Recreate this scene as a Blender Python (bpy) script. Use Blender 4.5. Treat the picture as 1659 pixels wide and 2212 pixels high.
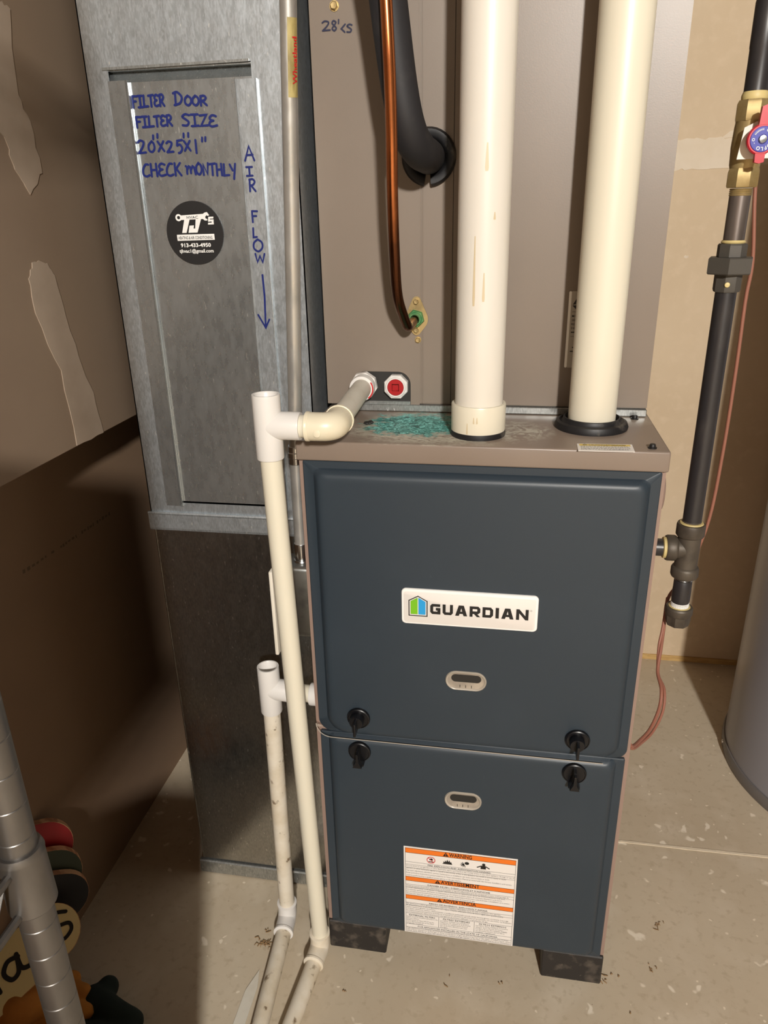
import bpy, bmesh, math, random
from mathutils import Vector, Matrix
random.seed(7)
for o in list(bpy.data.objects): bpy.data.objects.remove(o)
scene = bpy.context.scene
COL = scene.collection
V = Vector

# ------------------------------------------------------------------ camera
F_PX, W_PX, H_PX = 1595.26, 1659.0, 2212.0
CAM = V((0.0404, -0.8758, 1.1812)); PITCH, YAW, ROLL = 0.3844, -0.1766, 0.0215
cp, sp, cy, sy = math.cos(PITCH), math.sin(PITCH), math.cos(YAW), math.sin(YAW)
fwd = V((sy*cp, cy*cp, -sp)); right = V((cy, -sy, 0)); down = fwd.cross(right)
r2 = math.cos(ROLL)*right + math.sin(ROLL)*down
d2 = -math.sin(ROLL)*right + math.cos(ROLL)*down
cam_data = bpy.data.cameras.new('camera'); cam = bpy.data.objects.new('camera', cam_data); COL.objects.link(cam)
m = Matrix((r2, -d2, -fwd)).transposed().to_4x4(); m.translation = CAM
cam.matrix_world = m
cam_data.sensor_fit = 'VERTICAL'; cam_data.sensor_height = 24.0
cam_data.lens = F_PX/H_PX*24.0; cam_data.clip_start = 0.02
scene.camera = cam

# ------------------------------------------------------------------ world, light, exposure
world = bpy.data.worlds.new('world'); scene.world = world; world.use_nodes = True
world.node_tree.nodes['Background'].inputs[0].default_value = (0.008, 0.0075, 0.007, 1)
world.node_tree.nodes['Background'].inputs[1].default_value = 1.0
ld = bpy.data.lights.new('ceiling_bulb', 'POINT'); ld.energy = 605; ld.color = (1.0, 0.963, 0.90); ld.shadow_soft_size = 0.09
lo = bpy.data.objects.new('ceiling_bulb', ld); COL.objects.link(lo); lo.location = (0.84, -3.5, 2.36)
vs = scene.view_settings
vs.view_transform = 'Standard'; vs.look = 'None'; vs.exposure = 0.0; vs.gamma = 1.0; vs.use_curve_mapping = False

# ------------------------------------------------------------------ materials
def s2l(c):
    return tuple(((v/255)/12.92 if v/255 <= 0.04045 else ((v/255+0.055)/1.055)**2.4) for v in c)
def mat(name, col, rough=0.5, metal=0.0, spec=0.5, srgb=True, bump=None, mottle=None, coat=0.0, aniso=0.0, rough_var=None, trans=0.0):
    """bump=(scale,strength,dist)  mottle=[(scale,detail,lo,hi,colour,stretch)]"""
    mt = bpy.data.materials.new(name); mt.use_nodes = True
    nt = mt.node_tree; b = nt.nodes['Principled BSDF']
    c = s2l(col) if srgb else col
    b.inputs['Base Color'].default_value = (*c, 1); b.inputs['Roughness'].default_value = rough
    b.inputs['Metallic'].default_value = metal; b.inputs['Specular IOR Level'].default_value = spec
    b.inputs['Coat Weight'].default_value = coat; b.inputs['Anisotropic'].default_value = aniso
    b.inputs['Transmission Weight'].default_value = trans
    tc = nt.nodes.new('ShaderNodeTexCoord'); src = None
    def noise(scale, detail, stretch=(1,1,1), rough_=0.55, dist=0.0):
        mp = nt.nodes.new('ShaderNodeMapping'); mp.inputs['Scale'].default_value = stretch
        nt.links.new(tc.outputs['Object'], mp.inputs[0])
        n = nt.nodes.new('ShaderNodeTexNoise'); n.inputs['Scale'].default_value = scale
        n.inputs['Detail'].default_value = detail; n.inputs['Roughness'].default_value = rough_; n.inputs['Distortion'].default_value = dist
        nt.links.new(mp.outputs[0], n.inputs['Vector']); return n
    if mottle:
        for (scale, detail, lo_, hi_, c2, st) in mottle:
            n = noise(scale, detail, st)
            rp = nt.nodes.new('ShaderNodeMapRange'); rp.inputs[1].default_value = lo_; rp.inputs[2].default_value = hi_; rp.clamp = True
            nt.links.new(n.outputs[0], rp.inputs[0])
            mx = nt.nodes.new('ShaderNodeMix'); mx.data_type = 'RGBA'
            nt.links.new(rp.outputs[0], mx.inputs[0])
            if src is None: mx.inputs[6].default_value = (*c, 1)
            else: nt.links.new(src, mx.inputs[6])
            mx.inputs[7].default_value = (*s2l(c2), 1); src = mx.outputs[2]
        nt.links.new(src, b.inputs['Base Color'])
    if rough_var:
        n = noise(rough_var[0], 6, rough_var[3] if len(rough_var) > 3 else (1,1,1))
        rp = nt.nodes.new('ShaderNodeMapRange'); rp.inputs[1].default_value = .35; rp.inputs[2].default_value = .65
        rp.inputs[3].default_value = rough_var[1]; rp.inputs[4].default_value = rough_var[2]
        nt.links.new(n.outputs[0], rp.inputs[0]); nt.links.new(rp.outputs[0], b.inputs['Roughness'])
    if bump:
        n = noise(bump[0], 3, bump[3] if len(bump) > 3 else (1,1,1))
        bp = nt.nodes.new('ShaderNodeBump'); bp.inputs['Strength'].default_value = bump[1]; bp.inputs['Distance'].default_value = bump[2]
        nt.links.new(n.outputs[0], bp.inputs['Height']); nt.links.new(bp.outputs[0], b.inputs['Normal'])
    mt['_src'] = 0
    return mt

M = {}
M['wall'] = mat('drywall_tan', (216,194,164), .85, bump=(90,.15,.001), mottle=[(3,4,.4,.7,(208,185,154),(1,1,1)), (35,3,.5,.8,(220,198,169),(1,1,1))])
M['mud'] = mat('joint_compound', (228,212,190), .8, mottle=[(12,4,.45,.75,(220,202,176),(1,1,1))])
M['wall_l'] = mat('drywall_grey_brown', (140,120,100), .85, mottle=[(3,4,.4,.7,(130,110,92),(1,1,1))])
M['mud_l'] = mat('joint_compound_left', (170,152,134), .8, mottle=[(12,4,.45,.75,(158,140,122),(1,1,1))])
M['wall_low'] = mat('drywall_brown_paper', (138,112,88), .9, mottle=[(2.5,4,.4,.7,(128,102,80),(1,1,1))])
M['ceil'] = mat('bare_joist_wood', (86,70,54), .9)
M['wall_far'] = mat('bare_foundation_wall', (96,90,82), .9, mottle=[(4,4,.4,.7,(84,78,70),(1,1,1))])
M['wood'] = mat('pine_plate', (205,170,110), .7, mottle=[(30,3,.4,.7,(180,140,85),(1,6,6))])
# concrete with pale paint flecks
def concrete():
    mt = mat('concrete', (202,188,165), .75, spec=.35, bump=(60,.12,.001),
             mottle=[(2.2,6,.38,.68,(188,172,148),(1,1,1)), (9,5,.5,.75,(210,197,176),(1,1,1)), (70,3,.55,.75,(184,168,144),(1,1,1))])
    nt = mt.node_tree; b = nt.nodes['Principled BSDF']; cur = b.inputs['Base Color'].links[0].from_socket
    tc = [n for n in nt.nodes if n.type == 'TEX_COORD'][0]
    for sc, lo_, hi_, c2, warp in ((24, .12, .19, (240,230,212), .05), (55, .10, .16, (234,223,204), .03), (40, .025, .045, (110,90,66), .02)):
        w = nt.nodes.new('ShaderNodeTexNoise'); w.inputs['Scale'].default_value = 30; nt.links.new(tc.outputs['Object'], w.inputs['Vector'])
        sc_ = nt.nodes.new('ShaderNodeVectorMath'); sc_.operation = 'MULTIPLY_ADD'; sc_.inputs[1].default_value = (warp,)*3
        nt.links.new(w.outputs['Color'], sc_.inputs[0]); nt.links.new(tc.outputs['Object'], sc_.inputs[2])
        v = nt.nodes.new('ShaderNodeTexVoronoi'); v.inputs['Scale'].default_value = sc; nt.links.new(sc_.outputs[0], v.inputs['Vector'])
        rp = nt.nodes.new('ShaderNodeMapRange'); rp.inputs[1].default_value = lo_; rp.inputs[2].default_value = hi_
        rp.inputs[3].default_value = 1; rp.inputs[4].default_value = 0; nt.links.new(v.outputs['Distance'], rp.inputs[0])
        # only some of the cells
        hs = nt.nodes.new('ShaderNodeSeparateColor'); nt.links.new(v.outputs['Color'], hs.inputs[0])
        gt = nt.nodes.new('ShaderNodeMath'); gt.operation = 'GREATER_THAN'; gt.inputs[1].default_value = .5 if sc == 24 else .7
        nt.links.new(hs.outputs[0], gt.inputs[0])
        ml = nt.nodes.new('ShaderNodeMath'); ml.operation = 'MULTIPLY'; nt.links.new(rp.outputs[0], ml.inputs[0]); nt.links.new(gt.outputs[0], ml.inputs[1])
        m2 = nt.nodes.new('ShaderNodeMath'); m2.operation = 'MULTIPLY'; m2.inputs[1].default_value = .8; nt.links.new(ml.outputs[0], m2.inputs[0])
        mx = nt.nodes.new('ShaderNodeMix'); mx.data_type = 'RGBA'; nt.links.new(m2.outputs[0], mx.inputs[0])
        nt.links.new(cur, mx.inputs[6]); mx.inputs[7].default_value = (*s2l(c2), 1); cur = mx.outputs[2]
    nt.links.new(cur, b.inputs['Base Color']); return mt
M['floor'] = concrete()
M['joint'] = mat('joint_filler', (226,212,188), .8, bump=(150,.6,.002))
M['blue'] = mat('blue_grey_enamel', (46,56,65), .42, spec=.45, bump=(700,.10,.0004), mottle=[(6,5,.5,.8,(50,60,69),(1,1,1)), (40,6,.72,.86,(72,81,88),(1,1,1))])
M['taupe'] = mat('taupe_enamel', (133,120,108), .38, spec=.5, bump=(600,.12,.0004), mottle=[(4,4,.4,.7,(128,115,103),(1,1,1))])
M['side'] = mat('cabinet_pink_taupe', (148,124,112), .5)
def top_cap():
    mt = mat('taupe_top_with_verdigris', (136,121,109), .36, spec=.5, mottle=[(5,4,.4,.7,(130,115,103),(1,1,1))])
    nt = mt.node_tree; b = nt.nodes['Principled BSDF']; cur = b.inputs['Base Color'].links[0].from_socket
    tc = [n for n in nt.nodes if n.type == 'TEX_COORD'][0]
    def blob(cx, cyy, rx, ry, ncale, namp, lo_, hi_):
        mp = nt.nodes.new('ShaderNodeMapping'); mp.vector_type = 'POINT'
        mp.inputs['Location'].default_value = (-cx/rx, -(cyy-.37)/ry, 0); mp.inputs['Scale'].default_value = (1/rx, 1/ry, 0)
        nt.links.new(tc.outputs['Object'], mp.inputs[0])
        ln = nt.nodes.new('ShaderNodeVectorMath'); ln.operation = 'LENGTH'; nt.links.new(mp.outputs[0], ln.inputs[0])
        n = nt.nodes.new('ShaderNodeTexNoise'); n.inputs['Scale'].default_value = ncale; n.inputs['Detail'].default_value = 9; n.inputs['Roughness'].default_value = .7
        nt.links.new(tc.outputs['Object'], n.inputs['Vector'])
        a = nt.nodes.new('ShaderNodeMath'); a.operation = 'MULTIPLY_ADD'; a.inputs[1].default_value = namp; nt.links.new(n.outputs[0], a.inputs[0]); nt.links.new(ln.outputs['Value'], a.inputs[2])
        rp = nt.nodes.new('ShaderNodeMapRange'); rp.inputs[1].default_value = lo_; rp.inputs[2].default_value = hi_; rp.inputs[3].default_value = 1; rp.inputs[4].default_value = 0
        nt.links.new(a.outputs[0], rp.inputs[0]); return rp.outputs[0]
    def over(f, c2):
        nonlocal cur
        fm = nt.nodes.new('ShaderNodeMath'); fm.operation = 'MULTIPLY'; nt.links.new(f, fm.inputs[0]); nt.links.new(upf.outputs[0], fm.inputs[1])
        mx = nt.nodes.new('ShaderNodeMix'); mx.data_type = 'RGBA'; nt.links.new(fm.outputs[0], mx.inputs[0]); nt.links.new(cur, mx.inputs[6])
        mx.inputs[7].default_value = (*s2l(c2), 1); cur = mx.outputs[2]
    geo = nt.nodes.new('ShaderNodeNewGeometry'); sxyz = nt.nodes.new('ShaderNodeSeparateXYZ'); nt.links.new(geo.outputs['True Normal'], sxyz.inputs[0])
    upf = nt.nodes.new('ShaderNodeMath'); upf.operation = 'GREATER_THAN'; upf.inputs[1].default_value = .7; nt.links.new(sxyz.outputs[2], upf.inputs[0])
    def times(a, k):
        x = nt.nodes.new('ShaderNodeMath'); x.operation = 'MULTIPLY'; nt.links.new(a, x.inputs[0])
        if isinstance(k, float): x.inputs[1].default_value = k
        else: nt.links.new(k, x.inputs[1])
        return x.outputs[0]
    def streak(scale, lo_, hi_, st=(1,1,1)):
        mp = nt.nodes.new('ShaderNodeMapping'); mp.inputs['Scale'].default_value = st; nt.links.new(tc.outputs['Object'], mp.inputs[0])
        n = nt.nodes.new('ShaderNodeTexNoise'); n.inputs['Scale'].default_value = scale; n.inputs['Detail'].default_value = 8; n.inputs['Distortion'].default_value = 1.5
        nt.links.new(mp.outputs[0], n.inputs['Vector'])
        rp = nt.nodes.new('ShaderNodeMapRange'); rp.inputs[1].default_value = lo_; rp.inputs[2].default_value = hi_; nt.links.new(n.outputs[0], rp.inputs[0]); return rp.outputs[0]
    halo = blob(-.07, .07, .105, .085, 22, 1.2, 1.25, 1.7)
    over(times(times(halo, streak(80, .34, .56, (1,2,1))), .9), (194,189,172))
    halo2 = blob(.05, .07, .045, .05, 30, 1.2, 1.2, 1.7)
    over(times(times(halo2, streak(70, .42, .58)), .75), (190,186,170))
    gre = blob(-.085, .090, .078, .064, 52, 1.9, 1.62, 1.90)
    over(times(gre, .96), (46,130,122))
    over(times(times(gre, streak(150, .47, .60)), .95), (136,216,208))
    over(times(times(gre, streak(60, .54, .66)), .85), (18,70,68))
    edge = blob(.19, .14, .05, .03, 60, 1.5, 1.3, 1.9); over(times(edge, .5), (170,160,146))
    nt.links.new(cur, b.inputs['Base Color']); return mt
M['cap'] = top_cap()
def galv(name, col, rough=.34, spangle=90, metal=.82, amp=.05):
    mt = mat(name, col, rough, metal=metal, mottle=[(spangle,3,.36,.66,tuple(int(v*(1-amp)) for v in col),(1,1,.5)), (spangle*4,2,.42,.62,tuple(min(255,int(v*(1+amp))) for v in col),(1,1,.3)), (300,2,.68,.73,(238,240,238),(1,1,.3))],
             rough_var=(120,rough-.03,rough+.04,(1,1,.4)), bump=(260,.04,.0004,(1,1,.4)))
    return mt
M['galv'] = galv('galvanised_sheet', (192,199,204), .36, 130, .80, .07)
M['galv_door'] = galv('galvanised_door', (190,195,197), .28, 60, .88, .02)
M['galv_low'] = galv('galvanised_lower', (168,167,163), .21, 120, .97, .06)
M['galv_dark'] = galv('galvanised_band', (168,170,168), .38, 120, .85, .08)
M['emt'] = mat('conduit_zinc', (205,203,198), .36, metal=.7, rough_var=(60,.30,.46), mottle=[(30,4,.45,.7,(184,182,176),(1,1,1))])
M['steel'] = mat('bright_steel', (205,205,205), .22, metal=1.0)
M['box'] = mat('galvanised_box', (170,172,170), .35, metal=1.0, mottle=[(30,4,.45,.7,(130,132,130),(1,1,1))])
M['pvc'] = mat('pvc_cream', (228,222,211), .38, spec=.5, mottle=[(8,5,.45,.75,(222,214,199),(1,1,.3)), (60,4,.70,.80,(206,188,156),(1,1,.25))])
M['pvc_y'] = mat('pvc_ivory', (230,223,203), .36, spec=.5, mottle=[(8,5,.5,.75,(224,215,193),(1,1,.3))])
M['pvc_w'] = mat('pvc_white_fitting', (230,226,221), .35, spec=.5)
M['pvc_d'] = mat('pvc_dirty', (230,220,202), .45, mottle=[(14,6,.45,.7,(206,190,162),(1,1,1)), (55,6,.62,.72,(120,98,72),(1,1,1))])
M['pvc_g'] = mat('pvc_grey', (218,212,198), .45, mottle=[(20,6,.45,.7,(204,196,180),(1,1,1))])
M['pvc_old'] = mat('pvc_elbow', (232,222,196), .36, mottle=[(20,6,.55,.75,(218,204,172),(1,1,1))])
M['stain'] = mat('primer_drip', (212,194,160), .4)
M['black'] = mat('black_rubber', (26,25,27), .5, mottle=[(40,6,.60,.75,(96,90,82),(1,1,1))])
M['foam'] = mat('black_foam_insulation', (34,33,36), .62, mottle=[(25,5,.55,.75,(52,50,50),(1,1,1))])
M['blackp'] = mat('black_plastic', (14,14,18), .35)
M['dark'] = mat('dark_recess', (38,36,33), .6)
M['iron'] = mat('black_iron_pipe', (44,42,44), .36, spec=.6, mottle=[(25,5,.55,.75,(66,62,60),(1,1,.3))])
M['iron2'] = mat('worn_iron_nipple', (124,114,108), .34, metal=.6, mottle=[(30,5,.45,.7,(72,66,62),(1,1,.15))])
M['malle'] = mat('malleable_iron', (92,84,74), .5, metal=.35, bump=(160,.3,.0006), mottle=[(30,5,.45,.7,(70,63,56),(1,1,1))])
M['union'] = mat('grey_iron_union', (82,78,72), .55, metal=.2, bump=(160,.35,.0006))
M['brass'] = mat('brass', (182,160,112), .45, metal=.55, mottle=[(40,5,.45,.7,(158,134,86),(1,1,1))])
M['zincy'] = mat('yellow_zinc', (196,172,122), .38, metal=.8, mottle=[(60,4,.45,.7,(166,146,104),(1,1,1))])
M['dope'] = mat('yellow_thread_sealant', (214,194,134), .5)
M['redv'] = mat('red_handle_paint', (196,34,52), .35)
M['bluev'] = mat('blue_disc', (40,46,160), .35)
M['white'] = mat('white_print', (244,242,238), .4)
M['label'] = mat('white_label', (238,232,226), .3)
M['label_g'] = mat('silver_label', (176,168,156), .35)
M['rim'] = mat('white_bevel', (250,248,244), .25)
M['ink'] = mat('black_ink', (26,24,24), .5)
M['ink_g'] = mat('grey_ink', (92,88,86), .5)
M['print_l'] = mat('faded_board_print', (104,86,66), .9)
M['marker'] = mat('blue_marker_ink', (22,36,108), .4)
M['marker_d'] = mat('navy_marker_ink', (26,30,62), .4)
M['orange'] = mat('orange_print', (240,122,34), .4)
M['yellow'] = mat('yellow_print', (226,196,84), .4)
M['green_l'] = mat('logo_green', (120,190,32), .4)
M['blue_l'] = mat('logo_blue', (40,158,222), .4)
M['red_p'] = mat('red_print', (200,40,44), .4)
M['redplug'] = mat('red_plastic_plug', (172,28,32), .35)
M['goldst'] = mat('gold_sticker', (186,170,112), .35, mottle=[(90,5,.45,.65,(146,130,80),(1,1,.2))])
M['green_b'] = mat('green_fitting', (76,136,84), .45, metal=.3, mottle=[(90,4,.45,.65,(110,150,96),(1,1,1))])
def copper():
    mt = mat('copper_tube', (206,126,78), .24, metal=1.0)
    nt = mt.node_tree; b = nt.nodes['Principled BSDF']; tc = [n for n in nt.nodes if n.type == 'TEX_COORD'][0]
    sp_ = nt.nodes.new('ShaderNodeSeparateXYZ'); nt.links.new(tc.outputs['Object'], sp_.inputs[0])
    n = nt.nodes.new('ShaderNodeTexNoise'); n.inputs['Scale'].default_value = 60; nt.links.new(tc.outputs['Object'], n.inputs['Vector'])
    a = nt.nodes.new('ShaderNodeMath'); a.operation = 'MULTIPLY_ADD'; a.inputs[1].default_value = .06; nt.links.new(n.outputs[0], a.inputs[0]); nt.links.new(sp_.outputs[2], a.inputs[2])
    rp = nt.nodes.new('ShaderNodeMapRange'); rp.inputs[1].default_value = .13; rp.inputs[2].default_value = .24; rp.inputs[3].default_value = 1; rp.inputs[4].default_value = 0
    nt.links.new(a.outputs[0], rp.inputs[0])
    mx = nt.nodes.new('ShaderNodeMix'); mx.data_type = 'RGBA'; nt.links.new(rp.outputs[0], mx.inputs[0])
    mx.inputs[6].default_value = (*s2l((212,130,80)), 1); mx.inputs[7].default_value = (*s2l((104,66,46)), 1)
    nt.links.new(mx.outputs[2], b.inputs['Base Color']); return mt
M['copper'] = copper()
M['cable'] = mat('brown_cable', (150,98,80), .5)
M['heater'] = mat('heater_grey_enamel', (142,142,150), .33, spec=.5)
M['heater_r'] = mat('heater_base_grey', (112,108,106), .4)
M['chrome'] = mat('dull_chrome', (122,119,116), .42, metal=.85, mottle=[(18,5,.45,.7,(100,97,94),(1,1,.4))])
M['red_b'] = mat('red_board_face', (150,18,26), .5)
M['green_bf'] = mat('green_board_face', (56,66,52), .6)
M['navy_bf'] = mat('dark_board_face', (24,24,28), .6)
M['ply'] = mat('plywood_edge', (206,160,120), .6, mottle=[(120,2,.45,.55,(170,118,84),(.2,.2,1))])
M['sign'] = mat('cream_sign_paint', (226,206,150), .6, mottle=[(90,4,.72,.78,(60,40,24),(1,1,1)), (8,4,.45,.7,(216,194,136),(1,1,1))])
M['suede'] = mat('tan_suede', (188,122,44), .9, bump=(200,.4,.001), mottle=[(12,5,.4,.7,(160,98,34),(1,1,1))])
M['suede_g'] = mat('dark_green_suede', (30,42,38), .95, bump=(200,.4,.001), mottle=[(14,5,.4,.7,(22,32,30),(1,1,1))])
M['pad'] = mat('black_riser_plastic', (38,34,32), .6, mottle=[(40,6,.52,.7,(84,76,68),(1,1,1)), (120,5,.68,.75,(150,136,118),(1,1,1))])
M['glass'] = mat('sight_glass_lens', (150,140,128), .12, spec=.6, mottle=[(40,5,.45,.7,(176,164,148),(1,1,1))])
M['glass_rim'] = mat('sight_glass_rim', (176,166,152), .3)
M['debris'] = mat('dry_debris', (150,120,84), .9)
M['toggle'] = mat('ivory_plastic', (236,228,212), .35)
M['tagp'] = mat('white_tag', (240,234,224), .6)

# ------------------------------------------------------------------ geometry helpers
class G:
    """collects vertices and faces (with one material slot index per face)"""
    def __init__(s): s.v, s.f, s.mi = [], [], []
    def add(s, vs_, fs, mi=0):
        k = len(s.v); s.v += [tuple(p) for p in vs_]; s.f += [tuple(i+k for i in f) for f in fs]; s.mi += [mi]*len(fs); return s
    def box(s, x0, x1, y0, y1, z0, z1, mi=0):
        v = [(x,y,z) for x in (x0,x1) for y in (y0,y1) for z in (z0,z1)]
        return s.add(v, [(0,1,3,2),(4,6,7,5),(0,4,5,1),(2,3,7,6),(0,2,6,4),(1,5,7,3)], mi)
    def rbox(s, x0, x1, y0, y1, z0, z1, bev, seg=2, mi=0):
        bm = bmesh.new(); bmesh.ops.create_cube(bm, size=1)
        for v in bm.verts:
            v.co = V(((x0+x1)/2+v.co.x*(x1-x0), (y0+y1)/2+v.co.y*(y1-y0), (z0+z1)/2+v.co.z*(z1-z0)))
        bmesh.ops.bevel(bm, geom=bm.edges[:], offset=bev, segments=seg, profile=.5, affect='EDGES')
        bm.verts.index_update(); s.add([v.co for v in bm.verts], [[v.index for v in f.verts] for f in bm.faces], mi); bm.free(); return s
    def rings(s, rings, cap0=True, cap1=True, mi=0):
        n = len(rings[0]); vs_ = [p for r in rings for p in r]; fs = []
        for i in range(len(rings)-1):
            for j in range(n):
                a, b = i*n+j, i*n+(j+1) % n
                fs.append((a, b, b+n, a+n))
        if cap0: fs.append(tuple(reversed(range(n))))
        if cap1: fs.append(tuple(range((len(rings)-1)*n, len(rings)*n)))
        return s.add(vs_, fs, mi)
    def tube(s, pts, r, n=24, cap=True, mi=0):
        pts = [V(p) for p in pts]; rs = r if isinstance(r, (list, tuple)) else [r]*len(pts)
        rings = []; t0 = (pts[1]-pts[0]).normalized()
        u = t0.orthogonal().normalized()
        for i, p in enumerate(pts):
            if i == 0: t = t0
            elif i == len(pts)-1: t = (pts[i]-pts[i-1]).normalized()
            else: t = ((pts[i]-pts[i-1]).normalized()+(pts[i+1]-pts[i]).normalized()).normalized()
            u = (u-t*u.dot(t)).normalized(); w = t.cross(u)
            k = 1.0
            if 0 < i < len(pts)-1:
                c = (pts[i]-pts[i-1]).normalized().dot(t); k = 1.0
            rings.append([p+(u*math.cos(a)+w*math.sin(a))*rs[i]*k for a in [2*math.pi*j/n for j in range(n)]])
        return s.rings(rings, cap, cap, mi)
    def lathe(s, prof, o, ax=(0,0,1), n=32, cap=True, mi=0, ang=0.0):
        o = V(o); ax = V(ax).normalized(); u = ax.orthogonal().normalized()
        if abs(ax.z) > .9: u = V((1,0,0))
        w = ax.cross(u)
        rings = [[o+ax*h+(u*math.cos(a)+w*math.sin(a))*max(r,1e-5) for a in [2*math.pi*j/n+ang for j in range(n)]] for r, h in prof]
        return s.rings(rings, cap, cap, mi)
    def prism(s, poly, fr, d, mi=0, d0=0.0):
        """poly of (u,v) in frame fr=(o,u,v), from d0 to d along the normal u x v"""
        o, u, v = [V(q) for q in fr]; nrm = u.cross(v)
        a = [o+u*p[0]+v*p[1]+nrm*d0 for p in poly]; b = [o+u*p[0]+v*p[1]+nrm*d for p in poly]
        ar = sum(poly[i][0]*poly[(i+1) % len(poly)][1]-poly[(i+1) % len(poly)][0]*poly[i][1] for i in range(len(poly)))
        if ar < 0: a.reverse(); b.reverse()
        return s.rings([a, b], True, True, mi)
def arc_path(pts, rad, seg=8):
    """polyline with the inner corners rounded"""
    pts = [V(p) for p in pts]; out = [pts[0]]
    for i in range(1, len(pts)-1):
        a = (pts[i-1]-pts[i]); b = (pts[i+1]-pts[i]); la, lb = a.length, b.length; a.normalize(); b.normalize()
        k = min(rad, la*.49, lb*.49)
        p0, p2 = pts[i]+a*k, pts[i]+b*k
        for j in range(seg+1):
            t = j/seg; out.append(p0*(1-t)**2+pts[i]*2*t*(1-t)+p2*t*t)
    out.append(pts[-1]); return out
def spline(pts, seg=8):
    pts = [V(p) for p in pts]; out = []
    for i in range(len(pts)-1):
        p0 = pts[max(i-1,0)]; p1 = pts[i]; p2 = pts[i+1]; p3 = pts[min(i+2,len(pts)-1)]
        for j in range(seg):
            t = j/seg; out.append(.5*((2*p1)+(p2-p0)*t+(2*p0-5*p1+4*p2-p3)*t*t+(3*p1-p0-3*p2+p3)*t**3))
    out.append(pts[-1]); return out
def rrect(x0, x1, z0, z1, r, n=6):
    out = []
    rr = r if isinstance(r, (list, tuple)) else [r]*4     # bl, br, tr, tl
    for (cx, cz, a0, q) in ((x0+rr[0], z0+rr[0], math.pi, rr[0]), (x1-rr[1], z0+rr[1], 1.5*math.pi, rr[1]), (x1-rr[2], z1-rr[2], 0, rr[2]), (x0+rr[3], z1-rr[3], .5*math.pi, rr[3])):
        for j in range(n+1):
            a = a0+j/n*math.pi/2; out.append((cx+q*math.cos(a), cz+q*math.sin(a)))
    return out
def circ(cx, cz, r, n=32, rz=None):
    return [(cx+r*math.cos(2*math.pi*i/n), cz+(rz or r)*math.sin(2*math.pi*i/n)) for i in range(n)]
ROOT = {}
def obj(name, g, m_, parent=None, smooth=35, label=None):
    me = bpy.data.meshes.new(name)
    off = V((0,0,0))
    p = parent
    while p is not None:
        off += p.location; p = p.parent
    me.from_pydata([V(q)-off for q in g.v], [], g.f)
    for k in (m_ if isinstance(m_, (list, tuple)) else [m_]): me.materials.append(M[k])
    if any(g.mi): me.polygons.foreach_set('material_index', g.mi)
    bm = bmesh.new(); bm.from_mesh(me); bmesh.ops.recalc_face_normals(bm, faces=bm.faces); bm.to_mesh(me); bm.free()
    if smooth:
        me.shade_smooth(); me.set_sharp_from_angle(angle=math.radians(smooth))
    me.update()
    o = bpy.data.objects.new(name, me); COL.objects.link(o)
    if parent is not None: o.parent = parent
    if label: o['label'] = label
    return o
def obj_split(name, g, m_, parent=None, smooth=35, label=None):
    """one object for each far-apart piece of g"""
    k = len(g.v); root = list(range(k))
    def find(a):
        while root[a] != a: root[a] = root[root[a]]; a = root[a]
        return a
    for f in g.f:
        for i in f[1:]: root[find(i)] = find(f[0])
    isl = {}
    for i in range(k): isl.setdefault(find(i), []).append(i)
    ids = list(isl); bx = [([min(g.v[i][c] for i in isl[r]) for c in range(3)], [max(g.v[i][c] for i in isl[r]) for c in range(3)]) for r in ids]
    grp = list(range(len(ids)))
    def gf(a):
        while grp[a] != a: a = grp[a]
        return a
    for a in range(len(ids)):
        for b in range(a+1, len(ids)):
            gap = math.sqrt(sum(max(0, bx[a][0][c]-bx[b][1][c], bx[b][0][c]-bx[a][1][c])**2 for c in range(3)))
            sz = max(max(bx[q][1][c]-bx[q][0][c] for c in range(3)) for q in (a,b))
            if gap <= max(.02, .5*sz): grp[gf(a)] = gf(b)
    out = {}
    for n_, r in enumerate(ids): out.setdefault(gf(n_), set()).add(r)
    res = []
    for rs in out.values():
        g2_ = G(); mp = {}
        for f, mi in zip(g.f, g.mi):
            if find(f[0]) in rs:
                for i in f:
                    if i not in mp: mp[i] = len(g2_.v); g2_.v.append(g.v[i])
                g2_.f.append(tuple(mp[i] for i in f)); g2_.mi.append(mi)
        res.append(obj(name, g2_, m_, parent, smooth, label))
    return res
def thing(name, loc, label, cat, group=None):
    o = bpy.data.objects.new(name, None); COL.objects.link(o); o.location = loc; o.empty_display_size = .05
    o['label'] = label; o['category'] = cat
    if group: o['group'] = group
    return o
def tag(o, label, cat, group=None):
    o['label'] = label; o['category'] = cat
    if group: o['group'] = group
    return o
def struct(name, g, m_, parent=None, smooth=35):
    o = obj(name, g, m_, parent, smooth)
    if parent is None: o['kind'] = 'structure'
    return o
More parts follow.
